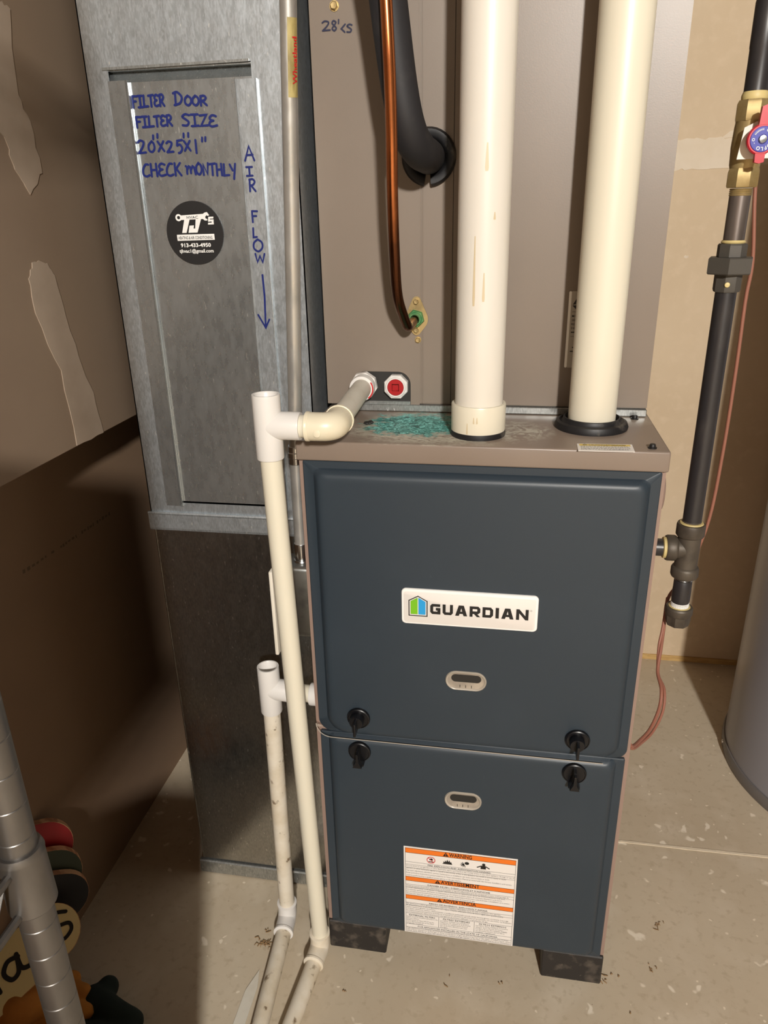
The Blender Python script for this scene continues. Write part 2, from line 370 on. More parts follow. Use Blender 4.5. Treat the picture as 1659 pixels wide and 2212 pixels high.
def text(g, s, fr, size, align='LEFT', bold=0.0, width=None, mi=0, sx=1.0, res=2, lift=0.0, shear=0.0, height=None):
    """filled lettering laid into frame fr=(origin,u,v); width squeezes the line to a measured length"""
    cu = bpy.data.curves.new('t', 'FONT'); cu.body = s; cu.size = 1.0; cu.align_x = 'LEFT'; cu.offset = bold; cu.resolution_u = res; cu.shear = shear
    ob = bpy.data.objects.new('t', cu); COL.objects.link(ob)
    dg = bpy.context.evaluated_depsgraph_get(); dg.update(); me = ob.evaluated_get(dg).to_mesh()
    o, u, v = [V(q) for q in fr]; nrm = u.cross(v)
    if len(me.vertices):
        xs = [q.co.x for q in me.vertices]; x0, x1 = min(xs), max(xs)
        k = size*sx
        if width: k = width/(x1-x0)
        tot = (x1-x0)*k
        dx = {'LEFT': 0, 'CENTER': -tot/2, 'RIGHT': -tot}[align]
        g.add([o+u*((q.co.x-x0)*k+dx)+v*(q.co.y*size)+nrm*lift for q in me.vertices], [tuple(p.vertices) for p in me.polygons], mi)
    bpy.data.objects.remove(ob); bpy.data.curves.remove(cu)
RIB = [0]
def ribbon(g, pts, w, fr, lift=0.0004, mi=0, caps=8):
    """flat pen stroke of width w: one mitred strip with round ends; each stroke lies a hair above the last"""
    o, u, v = [V(q) for q in fr]; nrm = u.cross(v); RIB[0] = (RIB[0]+1) % 12; lift = lift+RIB[0]*.000022
    P = [V((a,b,0)) for a,b in pts]; Q = [P[0]]
    for p in P[1:]:
        if (p-Q[-1]).length > 1e-6: Q.append(p)
    P = Q; n = len(P)
    closed = n > 3 and (P[0]-P[-1]).length < 1e-6
    if n > 3 and (V(P[0])-V(P[-1])).length < 1e-5: P = P[:-1]; n -= 1; closed = True
    L, R = [], []
    for i, p in enumerate(P):
        ds = []
        if i > 0 or closed: ds.append((p-P[i-1]).normalized())
        if i < n-1 or closed: ds.append((P[(i+1) % n]-p).normalized())
        ns = [V((-d.y,d.x,0)) for d in ds]; mn = sum(ns, V((0,0,0)))
        mn = mn.normalized() if mn.length > 1e-4 else ns[0]
        k = 1/max(.55, mn.dot(ns[0])); L.append(p+mn*w/2*k); R.append(p-mn*w/2*k)
    def W(q): return o+u*q.x+v*q.y+nrm*lift
    g.add([W(q) for q in L+R], [(n+i, n+(i+1) % n, (i+1) % n, i) for i in range(n if closed else n-1)], mi)
    if caps and not closed:
        for (p, q, d) in ((R[0], L[0], P[0]-P[1]), (L[-1], R[-1], P[-1]-P[-2])):
            d = d.normalized(); c = (p+q)/2; e = (p-c)
            fan = [c+e*math.cos(math.pi*k/6)+d*(w/2)*math.sin(math.pi*k/6) for k in range(7)]
            g.add([W(f) for f in fan], [tuple(range(7))], mi)
def cur(*p, seg=5):
    return [(q.x, q.y) for q in spline([(a, b, 0) for a, b in p], seg)]
GL = {
 'F': [[(.1,0),(.1,1)],[(.1,1),(.95,.98)],[(.1,.55),(.75,.55)]],
 'I': [[(.5,0),(.5,1)],[(.05,1),(.95,1)],[(.05,0),(.95,.02)]],
 'L': [[(.2,1),(.12,.02),(.95,.05)]],
 'T': [[(0,.95),(1,1)],[(.5,.97),(.48,0)]],
 'E': [cur((.95,.9),(.5,1),(.15,.8),(.3,.58),(.6,.53)), cur((.6,.53),(.2,.45),(.05,.2),(.35,.02),(1,.1))],
 'R': [[(.1,0),(.15,.98)], cur((.1,.95),(.6,1),(.9,.78),(.6,.52),(.15,.48)), [(.3,.5),(.95,0)]],
 'D': [[(.2,0),(.25,.95)], cur((0,.92),(.5,1),(1,.6),(.75,.15),(.05,0))],
 'O': [cur((.5,1),(.1,.7),(.08,.25),(.5,0),(.92,.3),(.9,.75),(.5,1))],
 '0': [cur((.6,1),(.12,.65),(.1,.2),(.5,0),(.9,.3),(.88,.75),(.6,1))],
 'S': [cur((.95,.9),(.5,1),(.1,.8),(.5,.55),(.85,.3),(.6,.02),(.05,.05))],
 'Z': [[(.05,.95),(.9,1),(.1,.05),(1,.08)]],
 '2': [cur((.05,.85),(.4,1),(.85,.85),(.6,.45),(.05,.03)), [(.05,.03),(1,.06)]],
 '5': [[(1,1),(.25,.95),(.15,.58)], cur((.15,.58),(.6,.65),(.9,.35),(.6,.05),(.3,0))],
 'x': [[(.05,1),(.95,0)],[(.95,1),(.05,0)]],
 '1': [[(.5,1),(.5,0)]],
 "'": [[(.6,1),(.4,0)]],
 'C': [cur((.9,.95),(.5,.95),(.1,.55),(.1,.15),(.5,0),(.95,.1))],
 'H': [[(.1,0),(.12,1)],[(.9,0),(.88,1)],[(.1,.5),(.9,.52)]],
 'K': [[(.12,0),(.12,1)],[(.9,1),(.15,.45)],[(.3,.55),(.95,0)]],
 'm': [[(.0,.85),(.12,.75),(.08,.1)], [(.1,.45),(.32,.82),(.48,.72),(.5,.15)], [(.52,.45),(.74,.82),(.9,.7),(1,.02)]],
 'N': [[(.1,0),(.15,.9),(.75,.05),(.95,1)]],
 'Y': [[(.05,1),(.45,.5)],[(.95,1.05),(.6,-.25)]],
 'A': [[(.02,0),(.5,1),(.98,0)],[(.2,.38),(.85,.4)]],
 'W': [[(.02,1),(.2,.05),(.5,.75),(.75,.02),(1,.98)]],
 '8': [cur((.85,.85),(.45,1),(.15,.78),(.55,.5),(.88,.22),(.5,0)), cur((.5,0),(.12,.2),(.45,.5),(.82,.78),(.85,.85))],
 '<': [[(1,1),(.05,.45),(.85,0)]],
}
def writing(g, items, y, w):
    for ch, x, z, ww, hh in items:
        for st in GL[ch]:
            ribbon(g, [(x+a*ww, z+b*hh) for a, b in st], w, ((0,y,0),(1,0,0),(0,0,1)), 0.0)

# ------------------------------------------------------------------ the setting
struct('floor', G().box(-1.0, 4.2, -7.0, 1.15, -.10, 0), 'floor')
fl = bpy.data.objects['floor']
random.seed(3)
g = G(); pa, pb = [], []
n = 60
for i in range(n+1):
    x = .18+i/n*2.9; yb = .3135+.012*(x-.29)/.3*.3
    pa.append((x, yb-.0028-random.random()*.0016)); pb.append((x, yb+.0012+random.random()*.0014))
g.prism(pa+pb[::-1], ((0,0,0),(1,0,0),(0,1,0)), .0012)
obj('control_joint', g, 'joint', fl, 0)
struct('wall_back', G().box(-1.0, 4.2, 1.0, 1.1, .014, 2.45), 'wall')
wb = bpy.data.objects['wall_back']
def patch(poly, fr, name, m_, parent, th=.0012, jit=.006, seg=4):
    pts = []
    for i, p in enumerate(poly):
        q = poly[(i+1) % len(poly)]
        for j in range(seg):
            t = j/seg; pts.append((p[0]+(q[0]-p[0])*t+random.uniform(-jit,jit), p[1]+(q[1]-p[1])*t+random.uniform(-jit,jit)))
    return obj(name, G().prism(pts, fr, th), m_, parent, 0)
FB = ((0,1.0,0),(1,0,0),(0,0,1))
patch([(-.9,1.258),(.3,1.255),(.45,1.258),(.9,1.262),(3.1,1.26),(3.1,1.325),(1.2,1.322),(.56,1.312),(.46,1.318),(.3,1.316),(-.9,1.318)], FB, 'joint_compound_band', 'mud', wb, jit=.004, seg=14)
patch([(.46,1.318),(.62,1.318),(.75,1.335),(.6,1.345),(.5,1.340)], FB, 'joint_compound_smear', 'mud', wb, .0008, .003)
for (x, z, r) in ((.52,1.218,.02),(.362,1.02,.009),(.42,1.075,.006)):
    patch(circ(x, z, r, 9, r*.5), FB, 'spackle_spot', 'mud', wb, .0008, r*.15, 2)
struct('trim_1', G().box(-.9, 3.1, .997, 1.02, 0, .016), 'wood')
# left wall: board above overhangs the recessed lower board
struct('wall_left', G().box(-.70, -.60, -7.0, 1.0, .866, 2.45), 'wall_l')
wl = bpy.data.objects['wall_left']
FL = ((-.60,0,0),(0,1,0),(0,0,1))
patch([(-.25,1.9),(-.05,1.9),(.03,1.6),(.107,1.433),(.122,1.43),(.108,1.333),(.122,1.303),(.131,1.243),(.097,1.216),(.070,1.24),(.064,1.277),(-.02,1.35),(-.2,1.5)], FL, 'joint_compound_patch', 'mud_l', wl, jit=.003)
patch([(.057,1.111),(.072,1.128),(.089,1.131),(.106,1.126),(.118,1.108),(.126,1.054),(.148,.97),(.163,.931),(.172,.8665),(.098,.8665),(.090,.981),(.056,1.063)], FL, 'joint_compound_patch', 'mud_l', wl, jit=.002)
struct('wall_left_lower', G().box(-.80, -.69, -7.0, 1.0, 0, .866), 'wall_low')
wll = bpy.data.objects['wall_left_lower']
g = G(); random.seed(5); fy = .035
while fy < .30:   # too faint to read: a row of short worn dashes
    w_ = random.uniform(.003,.008)
    if random.random() < .82: ribbon(g, [(fy,.679-.03*(fy-.035)+random.uniform(-.001,.001)),(fy+w_,.679-.03*(fy+w_-.035))], random.uniform(.003,.0065), ((-.6897,0,0),(0,1,0),(0,0,1)), 0, caps=0)
    fy += w_+random.uniform(.002,.006)
obj('faded_board_print', g, 'print_l', wll, 0)
struct('wall_right', G().box(4.2, 4.3, -7.0, 1.1, 0, 2.45), 'wall_far')
struct('wall_front', G().box(-1.0, 4.3, -7.1, -7.0, 0, 2.45), 'wall_far')
struct('ceiling', G().box(-1.0, 4.3, -7.1, 1.1, 2.45, 2.55), 'ceil')

# ------------------------------------------------------------------ furnace
fu = thing('furnace', (0,.37,0), 'blue-grey two-door gas furnace with white badge standing on black risers', 'furnace')
HW = .2275
g = G()
g.box(-HW, HW, .006, .735, .062, .889)
obj('cabinet_body', g, 'side', fu, 0, 'pinkish taupe painted cabinet sides')
def door(name, x0, x1, z0, z1, ins, rc):
    """pressed door: flat flange, rounded step up to the raised face. ins = (l, r, b, t) inset of the raised face"""
    l, r_, b, t = ins; g = G(); rings = []
    def ring(k, y, rad): # k = 0 flange edge .. 1 raised face
        return [V((a, y, c)) for a, c in rrect(x0+l*k[0], x1-r_*k[0], z0+b*k[1], z1-t*k[2], rad, 8)]
    def rg(kl, y, ex, rad): return [V((a, y, c)) for a, c in rrect(x0+l*kl+ex, x1-r_*kl-ex, z0+b*kl+ex, z1-t*kl-ex, rad, 8)]
    rings.append(rg(0, .014, .0005, rc)); rings.append(rg(0, .0012, .0, rc)); rings.append(rg(0, 0, .0012, rc))
    rings.append(rg(.86, 0, .0015, [c+.004 for c in rc]))
    for (e, y) in ((.0022,-.0008),(.0042,-.0034),(.0066,-.0066),(.0095,-.0088),(.013,-.0097),(.017,-.010)):
        rings.append(rg(1, y, e-.002, [c+.008 for c in rc]))
    g.rings(rings, False, True)
    return obj(name, g, 'blue', fu, 40)
ud = door('upper_door', -.2215, .2225, .4620, .8885, (.014,.012,.001,.010), [.022,.016,.003,.003])
ld_ = door('lower_door', -.2205, .2215, .0640, .4612, (.013,.012,.003,.0005), [.004,.004,.002,.002])
g = G(); pts = [(-.2215,.4800),(-.213,.4800)]+[( -.2005+.022*math.cos(a)-.0005, .4835+.022*math.sin(a)) for a in [math.pi+j/8*math.pi/2 for j in range(9)]]+[(.19,.4606)]
gg = [(x, z-.0016) for x, z in pts]
ribbon(g, gg, .0013, ((0,-.0102,0),(1,0,0),(0,0,1)), .0004, caps=6)
obj('worn_edge', g, 'label_g', ud, 0, 'scuffed pale lower edge of the upper door')
# top cap
g = G(); prof = [(-.0015,.8890),(-.0015,.9085),(-.0008,.9118),(.002,.9140),(.006,.9150)]
T = .915
x0, x1 = -.2285, .2285
verts = []
rings = []
for (y, z) in [(.74,.900)]+[(.74,T)]: pass
g.rbox(x0, x1, -.004, .74, .8892, T, .0025, 3)
cap = obj('top_cap', g, 'cap', fu, 30, 'taupe top panel with turquoise corrosion stain')
for (x, y) in ((-.212,-.0),(.209,-.0),(.207,.145),(.118,.145)):
    y = max(y, .010)
    s_ = G().lathe([(.0052,0),(.0052,.0015),(.0038,.0018),(.0036,.0045),(.0028,.0055),(.0001,.0056)], (x,y,T), n=12)
    obj('screw', s_, 'ink', cap)
g = G()
for i in range(9):
    x, y = -.150+random.uniform(-.004,.004), .086+random.uniform(-.006,.006)
    r = random.uniform(.0025,.004); g.lathe([(r*.6,0),(r,.0012),(r*.8,.003),(r*.2,.004)], (x,y,T), n=9)
obj_split('dried_crumb', g, 'dark', cap)
# caution label on the cap
cl = obj('caution_label', G().prism([(.1215,-.011),(.1865,-.0085),(.1870,.0215),(.1220,.0185)], ((0,0,T),(1,0,0),(0,1,0)), .0006), 'label', fu, 0, 'small white and yellow caution label on the top panel')
fr = ((.1225,-.0105,T+.0007),(1,.04,0),(0,1,0))
def fq(fr, u0, v0, u1, v1, g, mi=0, lift=.0):
    o,u,v = [V(q) for q in fr]; nrm = u.cross(v)
    g.add([o+u*a+v*b+nrm*lift for a,b in ((u0,v0),(u1,v0),(u1,v1),(u0,v1))], [(0,1,2,3)], mi)
g = G(); fq(fr, .002,.0205,.062,.0275, g); obj('yellow_band', g, 'yellow', cl, 0)
g = G()
text(g, 'CAUTION/ATTENTION', (V(fr[0])+V((.013,.0222,0)), fr[1], fr[2]), .0055, width=.043, bold=.012, lift=.0003)
ribbon(g, [(.006,.0225),(.0085,.0265),(.011,.0225),(.006,.0225)], .0008, fr, .0004)
random.seed(9)
for k in range(4):   # small print, illegible at this size
    fx = .003
    while fx < .058:
        w_ = random.uniform(.0012,.0040); ribbon(g, [(fx,.0172-.0042*k),(min(fx+w_,.060),.0172-.0042*k)], .0011, fr, .0003, caps=0); fx += w_+.0009
obj('caution_lettering', g, 'ink', cl, 0)
# badge
FD = ((0,-.0100,0),(1,0,0),(0,0,1))
bd = obj('brand_badge', G().rings([[V((a,y,c)) for a,c in rrect(-.0925+e,.0875-e,.6650+e,.7180-e,.006-e*.5,6)] for y,e in ((-.0095,0),(-.0120,0),(-.0128,.0006),(-.0130,.0016))], True, True), 'rim', fu, 40, 'white rectangular badge with a house logo and black lettering')
obj('badge_face', G().rings([[V((a,y,c)) for a,c in rrect(-.0895+e,.0845-e,.6675+e,.7145-e,.0045,6)] for y,e in ((-.0131,0),(-.0134,.0004))], True, True), 'label', bd, 40)
FBd = ((0,-.0136,0),(1,0,0),(0,0,1))
g = G()
def lc(zx, zy):   # measured on the badge: left edge 128..1490 across, tilted baseline
    x = -.0925+(zx-128)/1362*.180; sl = (zx-128)*.0640
    return (x, .7180-(zy-128-sl)/345*.053)
hx0, hx1, hb, ht, hp = -.0822, -.0578, .6785, .7012, .7082
g2 = G(); house = [(hx0,hb),(hx1,hb),(hx1,ht),((hx0+hx1)/2,hp),(hx0,ht),(hx0,hb)]
ribbon(g2, house, .0013, FBd, 0, caps=0)
for q in house: g2.prism([(q[0]-.00065,q[1]-.00065),(q[0]+.00065,q[1]-.00065),(q[0]+.00065,q[1]+.00065),(q[0]-.00065,q[1]+.00065)], FBd, .00005)
hm = (hx0+hx1)/2
gg1 = G().prism([(hx0+.0022,hb+.0022),(hm-.0006,hb+.0022),(hm-.0006,hp-.0024),(hx0+.0022,ht-.0010)], FBd, .0002)
gg2 = G().prism([(hm+.0006,hb+.0022),(hx1-.0022,hb+.0022),(hx1-.0022,ht-.0010),(hm+.0006,hp-.0024)], FBd, .0002)
# heavy square letters, widths 1.0 high 1.0, stroke t
t = .27
LET = {
 'G': [[(.98,.86),(.25,.86),(.14,.75),(.14,.25),(.25,.14),(.86,.14),(.86,.5),(.55,.5)]],
 'U': [[(.14,1),(.14,.25),(.25,.14),(.75,.14),(.86,.25),(.86,1)]],
 'A': [[(.12,0),(.42,.87),(.58,.87),(.88,0)],[(.25,.30),(.75,.30)]],
 'R': [[(.14,0),(.14,.86),(.75,.86),(.86,.76),(.86,.50),(.75,.40),(.14,.40)],[(.5,.40),(.85,.02)]],
 'D': [[(.14,.14),(.14,.86),(.72,.86),(.86,.72),(.86,.28),(.72,.14),(.14,.14)]],
 'I': [[(.5,0),(.5,1)]],
 'N': [[(.14,0),(.14,1)],[(.2,.92),(.8,.08)],[(.86,0),(.86,1)]],
}
def sqstroke(g, pts, w, fr, lift):
    """constant-width stroke with mitred joins"""
    o, u, v = [V(q) for q in fr]; nrm = u.cross(v)
    P = [V((a,b,0)) for a,b in pts]; closed = (P[0]-P[-1]).length < 1e-6
    if closed: P = P[:-1]
    L, R = [], []
    for i, p in enumerate(P):
        a = P[i-1] if (i > 0 or closed) else None; b = P[(i+1) % len(P)] if (i < len(P)-1 or closed) else None
        ds = [((p-a).normalized() if a is not None else None), ((b-p).normalized() if b is not None else None)]
        ns = [V((-d.y,d.x,0)) for d in ds if d is not None]
        mn = sum(ns, V((0,0,0))).normalized(); k = 1/max(.5, mn.dot(ns[0]))
        L.append(p+mn*w/2*k); R.append(p-mn*w/2*k)
    def W(q): return o+u*q.x+v*q.y+nrm*lift
    m_ = len(P)
    for i in range(m_ if closed else m_-1):
        j = (i+1) % m_; g.add([W(R[i]),W(R[j]),W(L[j]),W(L[i])], [(0,1,2,3)])
adv = [('G',.0135),('U',.0135),('A',.0160),('R',.0138),('D',.0138),('I',.0046),('A',.0160),('N',.0160)]
xx, zb, hh = -.0535, .6825, .0158
gap = (.0755-xx-sum(a for _, a in adv))/(len(adv)-1)
def lp_(pts, lift=.0002):
    o_, u__, v__ = [V(q) for q in FBd]; nr = u__.cross(v__)
    g2.add([o_+u__*(xx+a*wd)+v__*(zb+b*hh)+nr*lift for a, b in pts], [tuple(range(len(pts)))])
for ch, wd in adv:
    if ch == 'I': lp_([(.02,0),(.98,0),(.98,1),(.02,1)])
    elif ch == 'A':
        lp_([(0,0),(.30,0),(.37,.20),(.43,.42),(.5,.74),(.5,1),(.29,1)]); lp_([(1,0),(.71,1),(.5,1),(.5,.74),(.57,.42),(.63,.20),(.70,0)]); lp_([(.37,.20),(.63,.20),(.57,.42),(.43,.42)])
    elif ch == 'N':
        lp_([(0,0),(.25,0),(.25,1),(0,1)]); lp_([(.75,0),(1,0),(1,1),(.75,1)]); lp_([(.25,1),(.25,.62),(.75,0),(.75,.38)])
    elif ch == 'R':
        sqstroke(g2, [(xx+a*wd, zb+b*hh) for a,b in [(.14,0),(.14,.87),(.75,.87),(.87,.76),(.87,.50),(.75,.40),(.285,.40)]], .0040, FBd, .0002); lp_([(.42,.272),(.74,.272),(1.02,0),(.69,0)])
    else:
        for st in LET[ch]: sqstroke(g2, [(xx+a*wd, zb+b*hh) for a,b in st], .0040, FBd, .0002)
    xx += wd+gap
ribbon(g2, circ(.0785,.6970,.0010,12)+[circ(.0785,.6970,.0010,12)[0]], .0003, FBd, .0002, caps=0)
obj('badge_lettering', g2, 'ink', bd, 0); obj('logo_green_half', gg1, 'green_l', bd, 0); obj('logo_blue_half', gg2, 'blue_l', bd, 0)
# sight glasses
for par, x0_, x1_, z0_, z1_ in ((ud,-.0325,.0245,.5630,.5935),(ld_,-.0315,.0240,.3500,.3815)):
    zc, R_ = (z0_+z1_)/2, (z1_-z0_)/2
    def orr(e, y): return [V((a,y,c)) for a,c in rrect(x0_+e, x1_-e, z0_+e, z1_-e, R_-e-.0001, 10)]
    rim = obj('sight_glass', G().rings([orr(0,-.0095),orr(.0002,-.0115),orr(.0012,-.0125),orr(.0024,-.0120),orr(.0034,-.0106)], True, False), 'glass_rim', fu, 40, 'oval clear plastic sight window')
    obj('lens', G().rings([orr(.0033,-.0108),orr(.0045,-.0104),orr(.007,-.0103)], False, True), 'glass', rim, 40)
    iz0, iz1 = zc-.0018, z1_-.0052
    obj('dark_slot', G().prism(rrect(x0_+.0085, x1_-.0075, iz0, iz1, (iz1-iz0)/2-.0002, 8), ((0,-.0106,0),(1,0,0),(0,0,1)), .0004), 'dark', rim, 0)
    g = G()
    for k in (-.008,0,.008): ribbon(g, [((x0_+x1_)/2+k,z0_+.0045),((x0_+x1_)/2+k,z0_+.0085)], .0007, ((0,-.0109,0),(1,0,0),(0,0,1)), .0003)
    obj('tick_marks', g, 'ink', rim, 0)
# quarter-turn door knobs
for par, x, z, turned in ((ud,-.158,.500,0),(ld_,-.1585,.4395,1),(ud,.1525,.4965,0),(ld_,.1525,.4385,1)):
    kb = obj('knob', G().lathe([(.0168,0),(.0172,.0020),(.0165,.0042),(.0152,.0050),(.0146,.0042),(.0001,.0042)], (x,-.0100,z), (0,-1,0), 32), 'blackp', fu, 40, 'round black quarter-turn door knob')
    g = G(); y0 = -.0140
    if not turned:   # straight fin seen from above the hub
        g.lathe([(.0105,0),(.0105,.010),(.0095,.0125),(.0001,.0128)], (x-.001,y0,z+.001), (0,-1,0), 24)
        g.rbox(x-.0028, x+.0010, y0-.026, y0-.004, z-.0130, z+.009, .0012, 2)
    else:            # flared paddle
        g.prism([(x-.0020,z+.012),(x+.0020,z+.012),(x+.0032,z-.004),(x+.0082,z-.0155),(x-.0082,z-.0155),(x-.0032,z-.004)], ((0,y0+.0005,0),(1,0,0),(0,0,1)), .0125)
        g.prism([(x-.0014,z+.011),(x+.0014,z+.011),(x+.0022,z-.004),(x+.0066,z-.0135),(x-.0066,z-.0135),(x-.0022,z-.004)], ((0,y0-.012,0),(1,0,0),(0,0,1)), .007)
    obj('lever', g, 'blackp', kb, 35)
# warning label
LX0, LX1, LZ0, LZ1 = -.0942, .0820, .0760, .2628
LW, LH = LX1-LX0, LZ1-LZ0
wl_ = obj('warning_label', G().prism([(LX0,LZ0),(LX1,LZ0),(LX1,LZ1),(LX0,LZ1)], FD, .0007, d0=-.0003), 'label', fu, 0, 'white label with three orange warning bands')
FW = ((LX0,-.0108,LZ1),(1,0,0),(0,0,1))
def lz(v): return -v*LH
go, gk, gr = G(), G(), G()
def band(v0, v1, word):
    fq(FW, .014*LW, lz(v1), .986*LW, lz(v0), go)
    fq(FW, .014*LW, lz(v0+.0035), .986*LW, lz(v0), gk, lift=.0001); fq(FW, .014*LW, lz(v1), .986*LW, lz(v1-.0035), gk, lift=.0001)
    wid = {'WARNING':.20,'AVERTISSEMENT':.345,'ADVERTENCIA':.30}[word]*LW
    x = {'WARNING':.405,'AVERTISSEMENT':.335,'ADVERTENCIA':.355}[word]*LW
    text(gk, word, ((LX0+x,-.0108,LZ1+lz(v1-.010)),(1,0,0),(0,0,1)), .0104, width=wid, bold=.02, lift=.0002)
    hx = x-.055*LW; zb_ = lz(v1-.008); h_ = (v1-v0-.012)*LH
    gk.prism([(hx,zb_),(hx+.0088,zb_),(hx+.0044,zb_+h_)], FW, .0002)
    fq(FW, hx+.0040, zb_+.0026, hx+.0048, zb_+h_*.7, go, lift=.0003); fq(FW, hx+.0040, zb_+.0010, hx+.0048, zb_+.0018, go, lift=.0003)
band(.013,.068,'WARNING'); band(.335,.385,'AVERTISSEMENT'); band(.548,.596,'ADVERTENCIA')
def hl(v, a=.014, b=.986, w=.0004): fq(FW, a*LW, lz(v)-w/2, b*LW, lz(v)+w/2, gk, lift=.0001)
def vl(u, v0, v1, w=.0005): fq(FW, u*LW-w/2, lz(v1), u*LW+w/2, lz(v0), gk, lift=.0001)
for v in (.168,.196,.232,.425,.456,.640,.668,.768,.897,.936,.990): hl(v)
vl(.014,.013,.99); vl(.986,.013,.99); vl(.32,.768,.897); vl(.645,.768,.897)
def para(lines, v0, dv, u0=.022, u1=.978, size=.0038):
    for k, (s_, frac) in enumerate(lines):
        text(gr, s_, ((LX0+u0*LW,-.0108,LZ1+lz(v0+dv*k)),(1,0,0),(0,0,1)), size, width=(u1-u0)*LW*frac, lift=.0002, res=1)
def head(s_, v, a, b, size=.0044, g_=None):
    text(gk, s_, ((LX0+a*LW,-.0108,LZ1+lz(v)),(1,0,0),(0,0,1)), size, width=(b-a)*LW, bold=.008, lift=.0002, res=1)
head('FIRE, EXPLOSION AND ASPHYXIATION HAZARD', .191, .215, .775)
para([('Do not store or use gasoline or other flammable vapors and liquids in the vicinity of this or any other appliance. Storage or use of',1),('gasoline or other flammable vapors or liquids in the vicinity of this or any appliance can result in serious injury or death.',.93),('Improper adjustment, alteration, service, maintenance or installation can cause serious injury or death.',.78),('Read and follow instructions and precautions in User\'s Information Manual provided with this furnace. Installation and service',.98),('must be performed by a qualified service agency or the gas supplier.',.52)], .217, .0265)
head("DANGER DE FEU, D'EXPLOSION ET D'ASPHYXIE", .418, .215, .775)
para([("N'entreposez pas de produits inflammables ou de liquides et vapeurs inflammables pres de cet appareil ou autre. L'entreposage de",.96),("produits inflammables ou de liquides et vapeurs inflammables pres de l'appareil peut causer de serieuses blessures ou la mort.",.93),('Un mauvais ajustement, alteration ou maintenance ou service peuvent causer de serieuses blessures ou la mort.',.90),("Lire et suivre tous les instructions et precautions du Guide d'information fourni avec cette fournaise. L'installation et le service",.97),("doivent etre faits par une agence de service qualifiee ou par votre fournisseur de gaz.",.65)], .446, .0225)
head('RIESGO DE INCENDIO, EXPLOSION Y ASFIXIA', .631, .230, .760)
para([('No almacene o utilice gasolina u otros vapores o liquidos inflamables cerca de este o cualquier otro aparato.',.90),('El almacenamiento o uso de gasolina u otro vapor o liquido inflamable cerca de este o algun otro aparato puede',.92),('causar lesiones graves o la muerte.',.28),('Un ajuste, alteracion, servicio, mantenimiento o instalacion inadecuados puede causar lesiones graves o la muerte. Lea y siga',.97),('las instrucciones y precauciones incluidas en el manual de informacion del usuario proporcionado con este horno. La instalacion',1),('y el mantenimiento deben hacerse por una agencia de servicio calificada o el proveedor de gas.',.78)], .656, .0205)
for (h_, a, b, ls) in (('EXTERNAL FILTERS',.045,.285,['Filters must be installed external to the','furnace cabinet.','Replacement air filters MUST be the','same dimensional size as the filter','originally installed.']), ('FILTRES EXTERNES',.360,.605,["Les filtres doivent etre installes a",'l\'exterieur du cabinet de la fournaise.','Les filtres de remplacement doivent','etre de la meme dimension que ceux','d\'origine.']), ('FILTROS EXTERNOS',.690,.935,['Los filtros deben instalarse en la parte','exterior de la cubierta del horno.','Los filtros de aire del reemplazo DEBEN','ser del mismo tamano que los filtros','instalados originalmente.'])):
    head(h_, .796, a, b, .0046)
    u0 = {.045:.022,.360:.333,.690:.660}[a]
    para([(q, min(1, len(q)/40)) for q in ls], .815, .0192, u0, u0+.29, .0034)
head('FOR APPLIANCES INSTALLED IN THE STATE OF CALIFORNIA', .926, .125, .860, .0044)
para([("If gas appliance is not installed, operated and maintained in accordance with the Manufacturer's instructions, you could be",.98),('exposed to substances in fuel gas or from combustion of gas which are known to the State of California to cause',1),('cancer, birth defects, or other reproductive harm. Contact your gas supplier or the State of California for more information.',1)], .948, .0175, size=.0036)
# pictograms
px = .245*LW; pz = lz(.120)
gp = G(); rr_ = circ(px,pz,.0062,24); ribbon(gp, rr_+[rr_[0]], .0011, FW, .0003, caps=0); ribbon(gp, [(px-.0044,pz+.0044),(px+.0044,pz-.0044)], .0010, FW, .0004)
fq(FW, px-.0038,pz-.0045,px+.0036,pz-.0030, gk, lift=.0001); fq(FW, px-.0028,pz-.0004,px+.0030,pz+.0020, gk, lift=.0001); fq(FW, px-.001,pz+.002,px+.002,pz+.0034, gk, lift=.0001)
px = .390*LW
gk.prism([(px-.0078,pz-.0045),(px+.0078,pz-.0045),(px+.0066,pz-.0015),(px+.0058,pz+.0012),(px+.0044,pz-.0008),(px+.0034,pz+.0042),(px+.0016,pz+.0002),(px-.0002,pz+.0050),(px-.0016,pz-.0002),(px-.0034,pz+.0030),(px-.0040,pz-.0012),(px-.0062,pz+.0008),(px-.0060,pz-.0026)], FW, .0002)
px = .545*LW
gk.prism(circ(px+.003,pz+.0020,.0036,14,.0028), FW, .0002)
for a in (150,185,215,250,285,120): ribbon(gk, [(px-.001,pz-.001),(px-.001+.0056*math.cos(math.radians(a)),pz-.001+.0050*math.sin(math.radians(a)))], .0011, FW, .0002)
px = .705*LW
gk.prism(circ(px+.0008,pz+.0032,.0026,14,.0026), FW, .0002)
gk.prism([(px-.0040,pz-.0058),(px+.0044,pz-.0058),(px+.0042,pz+.0008),(px+.0088,pz-.0038),(px+.0080,pz-.0054),(px+.0044,pz-.0026),(px+.0036,pz+.0014),(px-.0036,pz+.0014),(px-.0044,pz-.0022),(px-.0080,pz-.0046),(px-.0088,pz-.0030)][:3]+[(px+.0088,pz-.0030),(px+.0082,pz-.0046),(px+.0044,pz-.0022),(px+.0034,pz+.0014)][:0]+[(px-.0036,pz+.0010)], FW, .0002)
ribbon(gk, [(px-.0030,pz+.0002),(px-.0090,pz-.0030)], .0018, FW, .0002); ribbon(gk, [(px+.0036,pz+.0002),(px+.0094,pz-.0034)], .0018, FW, .0002)
